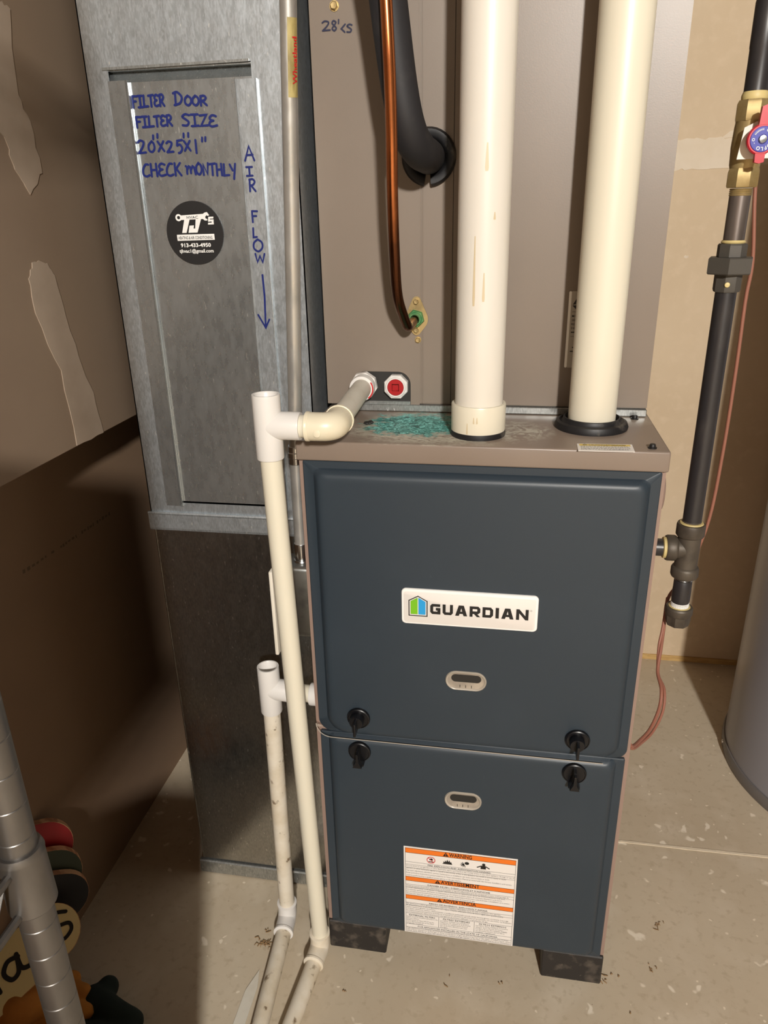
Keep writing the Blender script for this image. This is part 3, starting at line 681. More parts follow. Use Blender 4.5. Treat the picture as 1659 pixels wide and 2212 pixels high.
obj_split('orange_band', go, 'orange', wl_, 0); obj('warning_lettering', gk, 'ink', wl_, 0); obj('small_print', gr, 'ink_g', wl_, 0); obj('no_storage_symbol', gp, 'red_p', wl_, 0)
# knockout plug on the right side
obj('knockout_plug', G().lathe([(.030,0),(.030,.004),(.027,.0075),(.02,.009),(.0001,.0095)], (HW-.0005,.055,.848), (1,0,0), 32), 'side', fu, 40)
# risers
for x0_, x1_, lab in ((-.2275,-.1290,'black plastic riser block under the left front corner of the furnace'),(.1310,.2275,'black dusty riser block under the right front corner of the furnace')):
    g = G().rbox(x0_, x1_, .001, .20, 0, .0622, .002, 1)
    r_ = obj('riser_block', g, 'pad'); tag(r_, lab, 'riser', 'risers under the furnace')
for x0_, x1_, lab in ():
    pass

# ------------------------------------------------------------------ coil cabinet above the furnace
CY = .158
co = thing('coil_cabinet', (0,.40,T), 'tall taupe evaporator coil cabinet standing on top of the furnace', 'coil cabinet')
CZ1 = 1.62
# notch for the drain ports is left open at the lower left
g = G(); g.box(-.2235, .2235, CY+.004, .70, T+.010, CZ1)
obj('cabinet_body', g, 'taupe', co, 0)
# front skin: left access panel with rounded notch
nx0, nx1, nz1 = -.1860, -.1015, .9725
arc1 = [(nx0+.020-.020*math.cos(a), nz1-.020+.020*math.sin(a)) for a in [j/8*math.pi/2 for j in range(9)]]
arc2 = [(nx1-.018+.018*math.sin(a), nz1-.018+.018*math.cos(a)) for a in [j/8*math.pi/2 for j in range(9)]]
poly = [(-.2235,T+.010),(nx0,T+.010)]+arc1+arc2+[(nx1,T+.008),(-.0885,T+.008),(-.0885,CZ1),(-.2235,CZ1)]
lp = obj('access_panel', G().prism(poly, ((0,CY+.0025,0),(1,0,0),(0,0,1)), .0035, d0=-.001), 'taupe', co, 0)
obj('filler_strip', G().prism([(-.0880,T+.0125),(-.0450,T+.0125),(-.0450,CZ1),(-.0880,CZ1)], ((0,CY+.0030,0),(1,0,0),(0,0,1)), .0022, d0=-.001), 'taupe', co, 0)
g = G(); g.prism([(-.0885,T+.0125),(-.0865,T+.0125),(-.0865,CZ1),(-.0885,CZ1)], ((0,CY,0),(1,0,0),(0,0,1)), .0016, d0=-.004)
g.prism([(-.0845,T+.0125),(-.0835,T+.0125),(-.0835,CZ1),(-.0845,CZ1)], ((0,CY,0),(1,0,0),(0,0,1)), .0006, d0=-.004)
obj_split('panel_seam', g, 'taupe', co, 0)
obj('front_panel', G().prism([(-.0440,T+.0125),(.2235,T+.0125),(.2235,CZ1),(-.0440,CZ1)], ((0,CY+.0025,0),(1,0,0),(0,0,1)), .0025, d0=-.001), 'taupe', co, 0)
g = G(); g.box(-.187, -.100, CY+.0012, CY+.003, .928, .974)
obj('drain_pan_face', g, 'dark', co, 0, 'black plastic pan face behind the drain ports')
g = G(); g.rbox(-.1820, .2235, CY-.004, CY+.012, T+.0008, T+.0108, .001, 1)
obj('base_rail', g, 'galv_dark', co, 0, 'galvanised rail along the bottom edge')
g = G(); g.box(-.1800, -.1020, CY-.0015, CY+.004, T+.0108, .9300)
obj('pan_lip', g, 'galv_dark', co, 0)
def hexscrew(x, z, par, r=.0046, y=CY-.001, m_='zincy'):
    g = G().lathe([(r*1.25,0),(r*1.25,.0010)], (x,y,z), (0,-1,0), 20); g.lathe([(r,.0008),(r,.0040),(r*.8,.0048),(.0001,.0046)], (x,y,z), (0,-1,0), 6)
    return obj('hex_screw', g, m_, par, 30)
hexscrew(-.1915, 1.4145, co, .0048); hexscrew(-.0905, 1.0175, co, .0036, CY-.0015)
# drain plug port
pp = obj('drain_plug_port', G().lathe([(.0175,0),(.0178,.006),(.0178,.012),(.0162,.0135),(.0130,.0138),(.0126,.005)], (-.1215,CY+.002,.9525), (0,-1,0), 8, ang=.39).lathe([(.0150,.0132),(.0135,.0152),(.0118,.0150),(.0116,.0125)], (-.1215,CY+.002,.9525), (0,-1,0), 32, cap=False), 'pvc_w', co, 30, 'white drain port closed by a red square-socket plug')
g = G().lathe([(.0117,.0115),(.0117,.0155),(.0108,.0165)], (-.1215,CY+.002,.9525), (0,-1,0), 32, cap=False)
ysq = CY+.002-.0165
R_ = .0108; hs = .0052
oc = [V((-.1215+R_*math.cos(a), ysq, .9525+R_*math.sin(a))) for a in [2*math.pi*j/32+math.pi/4 for j in range(32)]]
sq = []
for j in range(32):
    a = 2*math.pi*j/32+math.pi/4; c_, s_ = math.cos(a), math.sin(a); k = hs/max(abs(c_),abs(s_)); sq.append(V((-.1215+c_*k, ysq, .9525+s_*k)))
sq2 = [q+V((0,.0080,0)) for q in sq]
g.rings([oc, sq, sq2], False, True)
obj('red_plug', g, 'redplug', pp, 30)
# flare fitting for the copper line
g = G().prism([( .0036*math.cos(a)*1.7-.0925, 1.0695+.0036*math.sin(a)*1.7) for a in [math.radians(q) for q in range(30,151,20)]]+[(-.0925+.0158*math.cos(a), 1.0455+.0158*math.sin(a)) for a in [math.radians(q) for q in range(150,211,15)]]+[(-.0925+.0061*math.cos(a), 1.0300+.0061*math.sin(a)) for a in [math.radians(q) for q in range(210,331,20)]]+[(-.0925+.0158*math.cos(a), 1.0455+.0158*math.sin(a)) for a in [math.radians(q) for q in range(-30,31,15)]], ((0,CY-.001,0),(1,0,0),(0,0,1)), .0022)
pl = obj('flange_plate', g, 'zincy', co, 0, 'diamond brass flange with green corroded fitting')
obj('green_fitting', G().lathe([(.0125,0),(.0125,.003),(.0112,.005)], (-.0935,CY-.003,1.0465), (0,-1,0), 6).lathe([(.0092,.004),(.0092,.008),(.0080,.0095),(.0066,.0095),(.0064,.007)], (-.0935,CY-.003,1.0465), (0,-1,0), 28), 'green_b', pl, 30)
for z in (1.0690,1.0310):
    g = G().lathe([(.0046,0),(.0046,.0010)], (-.0925,CY-.0032,z), (0,-1,0), 20); g.lathe([(.0036,.0008),(.0036,.0040),(.0030,.0048),(.0001,.0046)], (-.0925,CY-.0032,z), (0,-1,0), 6)
    obj('hex_screw', g, 'zincy', pl, 30)
# rating label
RL = (( .1095,CY-.0002,.9815),(1,0,0),(0,0,1))
rl = obj('rating_label', G().prism(rrect(0,.052,0,.1000,.005,5), RL, .0008), 'label_g', co, 0, 'silver rating label half hidden behind the right pipe')
ge = G().prism(rrect(0,.0032,0,.1000,.0015,4), RL, .0010); obj('label_edge', ge, 'rim', rl, 0)
g = G(); RT = (V(RL[0])+V((0,-.001,0)), RL[1], RL[2])
def rt(s_, u, v, size, w=None): text(g, s_, (V(RT[0])+V((u,0,v)), (1,0,0), (0,0,1)), size, width=w, bold=.01, lift=.0002, res=1)
g.prism([(.0055,.0830),(.0100,.0905),(.0095,.0835)], RT, .0002); g.prism([(.0100,.0835),(.0118,.0935),(.0160,.0985),(.0160,.0835)], RT, .0002)
g.prism([(.0050,.0820),(.0240,.0820),(.0150,.0720)], RT, .0002)
for z in (.0735,.0415): fq(RT, .0052,z,.047,z+.0004, g, lift=.0002)
for k, s_ in enumerate(('MODEL','SERIAL','REFRIG','DESIGN')): rt(s_, .0055, .0668-.0052*k, .0042)
for z_, a_, b_ in ((.0472,.0055,.0120),(.0472,.0130,.0150),(.0272,.0085,.0150),(.0220,.0060,.0150)): ribbon(g, [(a_,z_),(b_,z_)], .0014, RT, .0002, caps=0)
rt('C', .0125, .0312, .0055); rt('7', .0125, .0018, .0060)
for k in range(8): fq(RT, .0120+k*.0016,.0075,.0128+k*.0016,.0165, g, lift=.0002)
obj('label_print', g, 'ink', rl, 0)
g = G(); writing(g, [('2', -0.2077, 1.3894, 0.0098, 0.0101), ('8', -0.1961, 1.3889, 0.0069, 0.0105), ("'", -0.1878, 1.3963, 0.0017, 0.0038), ('<', -0.1841, 1.3869, 0.0052, 0.0081), ('S', -0.1772, 1.3865, 0.0069, 0.0081)], CY-.0015, .0019)
obj('marker_writing', g, 'marker_d', co, 0, 'handwritten dark marker note')
# supply plenum above, out of frame
pn = obj('supply_plenum', G().box(-.2235,.2235,CY+.002,.70,CZ1+.001,2.45), 'galv'); tag(pn, 'galvanised supply plenum above the coil cabinet reaching the ceiling', 'duct')

# ------------------------------------------------------------------ vent pipes
P1 = (0.0, .052); P2 = (.1455, .100)
v1 = thing('vent_pipe', (P1[0],P1[1],T), 'white vent pipe with a wide coupling at its base on the furnace top', 'pipe', 'white vent pipes')
obj('base_gasket', G().lathe([(.0348,0),(.0352,.003),(.0345,.007),(.030,.007)], (*P1,T), n=48), 'black', v1)
obj('coupling', G().lathe([(.0300,.0060),(.0340,.0060),(.0344,.0075),(.0344,.0400),(.0338,.0415),(.0306,.0415),(.0302,.036)], (*P1,T), n=48, cap=False), 'pvc_y', v1)
obj('pipe', G().lathe([(.0302,.008),(.0302,1.535)], (*P1,T), n=48), 'pvc', v1)
g = G()
def drip(g, x, z0, z1, w, P, R0=.0303):
    """primer run that follows the pipe wall"""
    a0 = math.asin(max(-1,min(1,(x-P[0])/R0))); n_ = 8; L, R = [], []
    for k in range(n_+1):
        t_ = k/n_; z = z0+(z1-z0)*t_; ww = w*(.35+.65*t_) if t_ < .92 else w*.7
        da = ww/R0/2
        for s_, lst in ((-1,L),(1,R)):
            a = a0+s_*da; lst.append(V((P[0]+(R0+.0003)*math.sin(a), P[1]-(R0+.0003)*math.cos(a), z)))
    m_ = len(L); g.add(L+R, [(i,i+1,m_+i+1,m_+i) for i in range(m_-1)])
drip(g, .0030, 1.250, 1.222, .0045, P1); drip(g, -.0080, 1.155, 1.078, .0032, P1); drip(g, .0032, 1.115, 1.083, .0034, P1); drip(g, .0130, 1.180, 1.172, .0030, P1)
obj_split('primer_drip', g, 'stain', v1)
g = G()
drip(g, -.0040, T+.0300, T+.0220, .0022, P1, .0346); drip(g, .0000, T+.0300, T+.0220, .0022, P1, .0346); drip(g, -.0120, T+.0220, T+.0080, .0022, P1, .0346)
obj_split('primer_drip', g, 'stain', v1)
v2 = thing('vent_pipe', (P2[0],P2[1],T), 'white vent pipe rising from a wide black rubber collar on the furnace top', 'pipe', 'white vent pipes')
obj('rubber_collar', G().lathe([(.0465,0),(.0472,.003),(.0450,.0085),(.0415,.0100),(.0385,.0085),(.0370,.0100),(.0362,.0140),(.0345,.0145),(.0325,.0100),(.0300,.0050)], (*P2,T), n=48), 'black', v2)
obj('pipe', G().lathe([(.0302,.003),(.0302,1.535)], (*P2,T), n=48), 'pvc_y', v2)
g = G(); drip(g, -.0100, 1.270, 1.250, .0035, P2); drip(g, -.0130, 1.215, 1.185, .0026, P2); drip(g, -.0150, 1.185, 1.160, .0010, P2)
obj_split('scratch_mark', g, 'stain', v2)

# ------------------------------------------------------------------ insulated suction line and copper line
sl = thing('suction_line', (-.075,CY,1.245), 'thick black foam insulated refrigerant line bending into the coil cabinet', 'pipe')
pth = spline([(-.150,.075,2.44),(-.150,.055,1.9),(-.127,.044,1.55),(-.1085,.044,1.400),(-.0970,.049,1.310),(-.0885,.061,1.268),(-.0800,.088,1.250),(-.0765,.125,1.2465),(-.0760,.1545,1.2460)], 10)
obj('insulation', G().tube(pth, .0205, 32), 'foam', sl, 60)
g = G(); rings = []
ga = [math.radians(-84+i*9.8) for i in range(36)]
for R_, y in ((.0345,CY),(.0345,CY-.005),(.0318,CY-.0095),(.0250,CY-.0100),(.0207,CY-.006),(.0207,CY)): rings.append([V((-.0760+R_*math.cos(a),y,1.2460+R_*math.sin(a))) for a in ga])
n_ = len(ga); vs_ = [p for r in rings for p in r]; fs = []
for i in range(len(rings)-1):
    for j in range(n_-1): fs.append((i*n_+j, i*n_+j+1, (i+1)*n_+j+1, (i+1)*n_+j))
fs.append(tuple(i*n_ for i in range(len(rings)))); fs.append(tuple(i*n_+n_-1 for i in range(len(rings))))
obj('split_grommet', G().add(vs_, fs), 'black', sl, 50)
cl_ = thing('copper_liquid_line', (-.098,.12,1.04), 'thin bare copper line curving down to the green flange fitting', 'pipe')
pth = spline([(-.140,.022,2.44),(-.128,.018,1.9),(-.1060,.012,1.42),(-.1025,.020,1.300),(-.1045,.036,1.200),(-.1060,.056,1.130),(-.1065,.078,1.085),(-.1025,.102,1.056),(-.1000,.114,1.0440)], 10)
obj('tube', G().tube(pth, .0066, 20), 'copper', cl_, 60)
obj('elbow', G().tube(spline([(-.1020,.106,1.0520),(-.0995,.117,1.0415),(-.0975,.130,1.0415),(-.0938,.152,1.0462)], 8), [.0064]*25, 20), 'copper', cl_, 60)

# ------------------------------------------------------------------ condensate drains
def tee(g, c, zr, br, R=.0168, r_in=.0134):
    """upright tee, open at the top; branch end point br"""
    x, y, z = c
    g.lathe([(R*.97,zr[0]),(R,zr[0]+.0015),(R,zr[1]-.0012),(R*.985,zr[1]),(r_in+.0012,zr[1]),(r_in,zr[1]-.0015),(r_in,zr[1]-.030)], (x,y,0), n=36, cap=True)
    d = V(br)-V(c); L = d.length
    g.lathe([(R*.98,0),(R,.004),(R,L-.002),(R*.97,L),(r_in,L)], c, d, 36)
d1 = thing('condensate_drain', (-.243,-.03,0), 'ivory drain with open white tee, running from the coil port down to the floor', 'drain pipe', 'condensate drain lines')
TX, TY, TZ = -.2445, -.055, .9490
g = G(); tee(g, (TX,TY,TZ), (.9080,.9870), (-.2040,TY,TZ)); obj('tee_fitting', g, 'pvc_w', d1, 40)
# moulded gusset between barrel and branch
obj('stub_pipe', G().tube([(-.210,TY,TZ),(-.180,TY,TZ)], .0134, 28), 'pvc_y', d1)
ec = V((-.1640,TY,TZ)); pv = V((-.1670,CY-.012,.9545))
ed = (pv-ec).normalized()
g = G(); R_ = .0170
pth = arc_path([V((-.1975,TY,TZ)), ec, ec+ed*.034], .026, 12)
g.tube(pth, [R_]*len(pth), 32)
g.lathe([(R_*1.0,0),(.0182,.0005),(.0182,.004),(R_,.0048)], ec+ed*.0295, ed, 32)
g.lathe([(R_*1.0,0),(.0178,.0005),(.0178,.004),(R_,.0048)], V((-.1975,TY,TZ)), (1,0,0), 32)
g.lathe([(.0044,0),(.0044,.0009),(.0040,.0011)], (-.1805,TY-R_+.0003,TZ-.004), (0,-1,0), 20)
obj('elbow_fitting', g, 'pvc_old', d1, 45)
obj('sloping_pipe', G().tube([ec+ed*.028, pv+ed*.004], .0136, 28), 'pvc_g', d1)
g = G().lathe([(.0150,-.026),(.0172,-.0255),(.0176,-.024),(.0176,-.010),(.0168,-.009)], pv+ed*.006, ed, 32); g.lathe([(.0192,-.010),(.0196,-.008),(.0196,-.001),(.0185,0)], pv+ed*.006, ed, 8, ang=.2)
ad = obj('male_adapter', g, 'pvc_w', d1, 30)
g = G(); pc = pv+ed*.006; uu = V((1,0,0)); uu = (uu-ed*uu.dot(ed)).normalized(); ww = uu.cross(ed)
arc_ = [math.radians(q) for q in range(-55,36,10)]
for sgn in (1,):
    A_ = [pc+ed*-.0262+(uu*math.cos(a)+ww*math.sin(a))*.0152 for a in arc_]; B_ = [pc+ed*-.0264+(uu*math.cos(a)+ww*math.sin(a))*.0172 for a in arc_]
    g.add(A_+B_, [(k,k+1,len(arc_)+k+1,len(arc_)+k) for k in range(len(arc_)-1)])
obj('primer_mark', g, 'red_p', ad, 0)
bt = V((-.2400,-.012,.040))
obj('vertical_pipe', G().tube([(TX,TY,.925),(-.2440,TY+.004,.82),bt], .0134, 28), 'pvc_y', d1)
g = G(); q = V((-.2405,-.0135,.0175)); fdir = V((-.012,-.125,0)).normalized()
pth = arc_path([bt+V((-.0006,-.001,.008)), V((q.x,q.y,q.z)), q+fdir*.036], .020, 10); g.tube(pth, .0163, 28)
g.lathe([(.0163,0),(.0174,.0006),(.0174,.004),(.0163,.0046)], bt+V((-.0006,-.001,.0045)), (.004,-.05,.88), 28)
g.lathe([(.0163,0),(.0174,.0006),(.0174,.004),(.0163,.0046)], q+fdir*.032, fdir, 28)
obj('floor_elbow', g, 'pvc_d', d1, 45)
obj('floor_pipe', G().tube([q+fdir*.03+V((0,0,-.002)), q+fdir*.42+V((0,0,-.003))], .0134, 28), 'pvc_d', d1)
d2_ = thing('condensate_drain', (-.308,.03,0), 'shorter white drain with open tee beside the furnace, running from its side to the floor', 'drain pipe', 'condensate drain lines')
SX, SY, SZ = -.3085, .038, .5020
g = G(); tee(g, (SX,SY,SZ), (.4600,.5420), (-.2700,SY,SZ-.003)); obj('tee_fitting', g, 'pvc_w', d2_, 40)
g = G().tube([(-.273,SY,SZ-.003),(-.2285,SY,SZ-.004)], .0134, 28); obj('stub_pipe', g, 'pvc_y', d2_)
g = G().lathe([(.0134,0),(.0172,.001),(.0176,.003),(.0176,.0140),(.0165,.0150)], (-.2440,SY,SZ-.004), (1,0,0), 28); obj('side_bushing', g, 'pvc_w', d2_)
bt = V((-.3130,.036,.040))
obj('vertical_pipe', G().tube([(SX,SY,.470),bt], .0134, 28), 'pvc_d', d2_)
g = G(); q = V((-.3130,.0345,.0175)); fdir = V((.012,-.185,0)).normalized()
pth = arc_path([bt+V((0,0,.008)), q, q+fdir*.036], .020, 10); g.tube(pth, .0163, 28)
g.lathe([(.0163,0),(.0174,.0006),(.0174,.004),(.0163,.0046)], bt+V((0,0,.0045)), (0,0,1), 28)
g.lathe([(.0163,0),(.0174,.0006),(.0174,.004),(.0163,.0046)], q+fdir*.032, fdir, 28)
obj('floor_elbow', g, 'pvc_w', d2_, 45)
obj('floor_pipe', G().tube([q+fdir*.03+V((0,0,-.002)), q+fdir*.42+V((0,0,-.003))], .0134, 28), 'pvc_d', d2_)

# ------------------------------------------------------------------ return duct with filter door
DX0, DX1, DY = -.5085, -.2370, .120
du = thing('return_duct', (-.37,.35,0), 'tall galvanised sheet metal return duct with slide-in filter door and marker writing', 'duct')
# upper section with an opening for the filter
ox0, ox1, oz0, oz1 = -.4780, -.2900, .772, 1.3560
g = G()
for (a,b,c,d) in ((DX0,ox0,.741,2.45),(ox1,DX1,.741,2.45),(ox0,ox1,oz1,2.45),(ox0,ox1,.741,oz0)): g.box(a,b,DY,DY+.0015,c,d)
g.box(DX0,DX0+.0015,DY,.75,.741,2.45); g.box(DX1-.0015,DX1,DY,.75,.741,2.45); g.box(DX0,DX1,.7485,.75,.741,2.45)
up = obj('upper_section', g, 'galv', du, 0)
g = G()
g.prism([(-.4850,1.3545),(-.2920,1.3555),(-.2920,1.3585),(-.4850,1.3575)], ((0,DY+.003,0),(1,0,0),(0,0,1)), .0045)
g.box(ox0,ox1,DY+.0015,DY+.018,1.3535,1.3550)
obj('slot_lip', g, 'galv_dark', up, 0)
fd = obj('filter_door', G().add([(-.482,DY+.0005,.775),(-.288,DY+.0005,.775),(-.288,DY+.0005,1.340),(-.482,DY+.0005,1.340),(-.482,DY+.013,1.354),(-.288,DY+.013,1.354),(-.482,DY+.003,.775),(-.288,DY+.003,.775),(-.288,DY+.003,1.340),(-.482,DY+.003,1.340)], [(0,1,2,3),(3,2,5,4),(0,6,7,1)]), 'galv_door', du, 0, 'plain galvanised filter door')
def rail(x0_, x1_, z0_, z1_, lip_right):
    g = G(); yb = DY-.0015
    prof = [(x0_,DY),(x0_,yb-.0015),(x1_-.004,yb-.0020),(x1_-.001,yb-.0042),(x1_,yb-.0030),(x1_,DY)] if lip_right else [(x0_,DY),(x0_,yb-.0030),(x0_+.001,yb-.0036),(x0_+.003,yb-.0020),(x1_-.002,yb-.0020),(x1_-.001,yb-.0036),(x1_,yb-.0030),(x1_,DY)]
    g.rings([[V((x,y,z)) for x,y in prof] for z in (z0_,z1_)], True, True); return obj('slide_rail', g, 'galv_door' if lip_right else 'galv', du, 0)
rail(-.4785,-.4515,.768,1.3420,True); rail(-.3110,-.2830,.768,1.3370,False)
# sticker
SC = V((-.3850,DY-.0005,1.1615)); R_ = .0398
st = obj('round_sticker', G().lathe([(R_,0),(R_,.0006)], SC, (0,-1,0), 64), 'ink', du, 0, 'round black sticker with a wrench logo')
FS = ((SC.x,SC.y-.0007,SC.z),(1,0,0),(0,0,1))
def sp_(zx, zy):
    dx, dy = zx-757, zy-868
    return ((dx-.115*dy)/560*R_*1.0, -(dy-.050*dx)/632*R_)
gw, gb = G(), G()
LIFT = [0]
def P_(pts, g=None, lift=.0002):
    LIFT[0] += 1; (g or gw).prism([sp_(*p) for p in pts], FS, lift+.00002*LIFT[0])
cx, cz = sp_(432,540); ro, ri = 62/560*R_, 30/560*R_
ring_o = [(cx+ro*math.cos(a), cz+ro*math.sin(a)) for a in [2*math.pi*i/32 for i in range(32)]]
ribbon(gw, [(cx+(ro+ri)/2*math.cos(2*math.pi*i/32), cz+(ro+ri)/2*math.sin(2*math.pi*i/32)) for i in range(33)], ro-ri, FS, .0002, caps=0)
P_([(478,500),(925,500),(925,600),(478,590)])
P_([(545,585),(652,585),(592,850),(505,846)])
P_([(772,590),(880,590),(812,858),(765,858),(765,775)]); P_([(632,852),(650,712),(738,712),(732,775),(815,775),(812,858)])
P_([(915,500),(945,478),(990,470),(1012,500),(1038,535),(1010,548),(985,530),(960,560),(965,590),(1005,610),(1000,635),(955,632),(915,600)])
for q in ([(1020,565),(1120,568),(1120,605),(1020,602)],[(1020,600),(1052,600),(1052,662),(1020,662)],[(1052,620),(1125,622),(1127,662),(1052,660)],[(1090,660),(1127,660),(1130,718),(1092,716)],[(1020,682),(1130,684),(1132,720),(1020,716)]): P_(q)
P_([(398,876),(1142,905),(1158,1024),(416,998)])
def stx(s_, zx0, zx1, zy, h, g_, bold, lift):
    o_ = sp_(zx0,zy); o2 = sp_(zx1,zy+(zx1-zx0)*.05)
    text(g_, s_, (V(FS[0])+V((o_[0],0,o_[1])), (1,0,0), (0,0,1)), h/632*R_*1.38, width=o2[0]-o_[0], bold=bold, lift=lift)
stx('HVAC', 600, 825, 575, 58, gb, .0, .0009); stx('HEATING & AIR CONDITIONING', 440, 1115, 970, 62, gb, .01, .0009)
stx('913-433-4950', 482, 1085, 1128, 78, gw, .03, .0003); stx('tjhvac1@gmail.com', 455, 1140, 1240, 72, gw, .02, .0003)
obj('sticker_print', gw, 'white', st, 0); obj_split('sticker_lettering', gb, 'ink', st, 0)
# marker writing
DUCT = [('F', -0.4503, 1.3118, 0.0064, 0.0128), ('I', -0.4429, 1.3119, 0.0064, 0.0128), ('L', -0.4356, 1.3121, 0.0064, 0.0128), ('T', -0.4282, 1.3122, 0.0064, 0.0128), ('E', -0.4209, 1.3123, 0.0064, 0.0127), ('R', -0.4137, 1.3124, 0.0063, 0.0127), ('D', -0.3945, 1.3126, 0.011, 0.0142), ('O', -0.3801, 1.3116, 0.009, 0.0106), ('O', -0.37, 1.3112, 0.0089, 0.0106), ('R', -0.3598, 1.3108, 0.0089, 0.0106), ('F', -0.4488, 1.2893, 0.0073, 0.012), ('I', -0.4405, 1.2894, 0.0073, 0.012), ('L', -0.4321, 1.2895, 0.0073, 0.012), ('T', -0.4238, 1.2896, 0.0072, 0.0119), ('E', -0.4155, 1.2898, 0.0072, 0.0119), ('R', -0.4073, 1.2899, 0.0072, 0.0119), ('S', -0.3866, 1.2891, 0.0106, 0.0129), ('I', -0.3746, 1.2883, 0.0106, 0.0129), ('Z', -0.3627, 1.2875, 0.0105, 0.0129), ('E', -0.3508, 1.2867, 0.0105, 0.0128), ('2', -0.4507, 1.2594, 0.0102, 0.015), ('0', -0.4367, 1.2606, 0.0095, 0.0123), ('x', -0.4233, 1.2612, 0.0088, 0.0112), ('2', -0.4114, 1.2593, 0.0088, 0.0127), ('5', -0.3981, 1.2583, 0.0088, 0.0148), ('x', -0.3873, 1.2606, 0.0087, 0.0111), ('1', -0.3731, 1.2576, 0.0037, 0.0148), ("'", -0.4293, 1.2754, 0.0025, 0.0042), ("'", -0.4234, 1.2768, 0.0025, 0.0042), ("'", -0.3877, 1.2761, 0.0025, 0.0042), ("'", -0.3814, 1.2764, 0.0025, 0.0042), ("'", -0.3634, 1.2706, 0.0025, 0.0042), ("'", -0.359, 1.2709, 0.0025, 0.0042), ('C', -0.4485, 1.232, 0.0097, 0.0147), ('H', -0.4374, 1.232, 0.0097, 0.0147), ('E', -0.4263, 1.232, 0.0097, 0.0147), ('C', -0.4153, 1.232, 0.0096, 0.0147), ('K', -0.4043, 1.232, 0.0096, 0.0146), ('m', -0.3880, 1.2325, 0.0125, 0.0120), ('O', -0.3745, 1.2324, 0.0081, 0.0135), ('N', -0.3653, 1.2318, 0.0081, 0.0135), ('T', -0.3561, 1.2312, 0.0081, 0.0135), ('H', -0.347, 1.2306, 0.0081, 0.0134), ('L', -0.3379, 1.23, 0.0081, 0.0134), ('Y', -0.3287, 1.2294, 0.008, 0.0134)]
RAILW = [('A', -0.3061, 1.2464, 0.0128, 0.0163), ('I', -0.3056, 1.2288, 0.0086, 0.0102), ('R', -0.3033, 1.2108, 0.0087, 0.0141), ('F', -0.303, 1.1737, 0.0082, 0.0134), ('L', -0.3036, 1.155, 0.0057, 0.0114), ('O', -0.3043, 1.1377, 0.0134, 0.0149), ('W', -0.3025, 1.1237, 0.0128, 0.011)]
g = G(); writing(g, DUCT, DY-.0002, .0027); obj('marker_writing', g, 'marker', fd, 0, 'handwritten blue marker notes on the filter door')
g = G(); writing(g, RAILW, DY-.0040, .0025)
FR_ = ((0,DY-.0040,0),(1,0,0),(0,0,1))
ribbon(g, [(-.2947,1.1078),(-.2940,1.08),(-.2958,1.0387)], .0026, FR_, 0); ribbon(g, [(-.3051,1.056),(-.2958,1.0387),(-.2898,1.0498)], .0024, FR_, 0)
obj_split('marker_arrow', g, 'marker', du, 0, 'handwritten air flow note with down arrow')
# joint band and lower section
g = G().rings([[V((x,y,z)) for y,z in ((DY+.001,.7255),(DY-.0035,.7262),(DY-.0045,.7300),(DY-.0040,.7520),(DY-.0052,.7545),(DY-.0040,.7568),(DY+.001,.7560))] for x in (DX0-.003,DX1+.002)], True, True)
obj('slip_joint_band', g, 'galv', du, 0)
g = G(); g.box(DX0+.002,DX1,DY+.0005,DY+.002,.034,.742); g.box(DX0+.002,DX0+.0035,DY,.75,.034,.742); g.box(DX1-.0015,DX1,DY,.75,.034,.742); g.box(DX0,DX1,.7485,.75,.034,.742)
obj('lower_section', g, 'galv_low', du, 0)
g = G().rings([[V((x,y,z)) for y,z in ((DY+.010,.002),(DY-.004,.002),(DY-.0045,.029),(DY-.003,.0315),(DY+.004,.0315),(DY+.004,.026))] for x in (DX0-.004,DX1+.02)], True, True)
obj('base_flange', g, 'galv_dark', du, 0)
obj('corner_seam', G().box(-.2870,-.2845,DY-.0022,DY+.0008,.757,.8900), 'galv_dark', du, 0)

# ------------------------------------------------------------------ conduit and switch box
ct = thing('electrical_conduit', (-.252,.065,.70), 'zinc electrical conduit with gold sticker running up beside the return duct', 'conduit')
A0, A1, A2 = V((-.2515,.066,.728)), V((-.2500,.066,.874)), V((-.2020,-.008,1.400))
dirU = (A2-A1).normalized()
obj('lower_conduit', G().tube([A0,A1], .0090, 24), 'emt', ct)
obj('upper_conduit', G().tube([A1, A1+dirU*.25, A2, A2+dirU*1.13], .0090, 24), 'emt', ct)
g = G().lathe([(.0098,-.013),(.0108,-.012),(.0108,-.004),(.0116,-.003),(.0116,.004),(.0108,.005),(.0108,.013),(.0098,.014)], A1, (.02,0,1), 28); obj('coupling', g, 'steel', ct)
g = G().lathe([(.0102,0),(.0102,.024),(.0096,.026)], A0-V((0,0,.014)), (0,0,1), 28); g.lathe([(.0125,-.020),(.0128,-.017),(.0112,-.014)], A0, (0,0,1), 28); obj('connector', g, 'steel', ct)
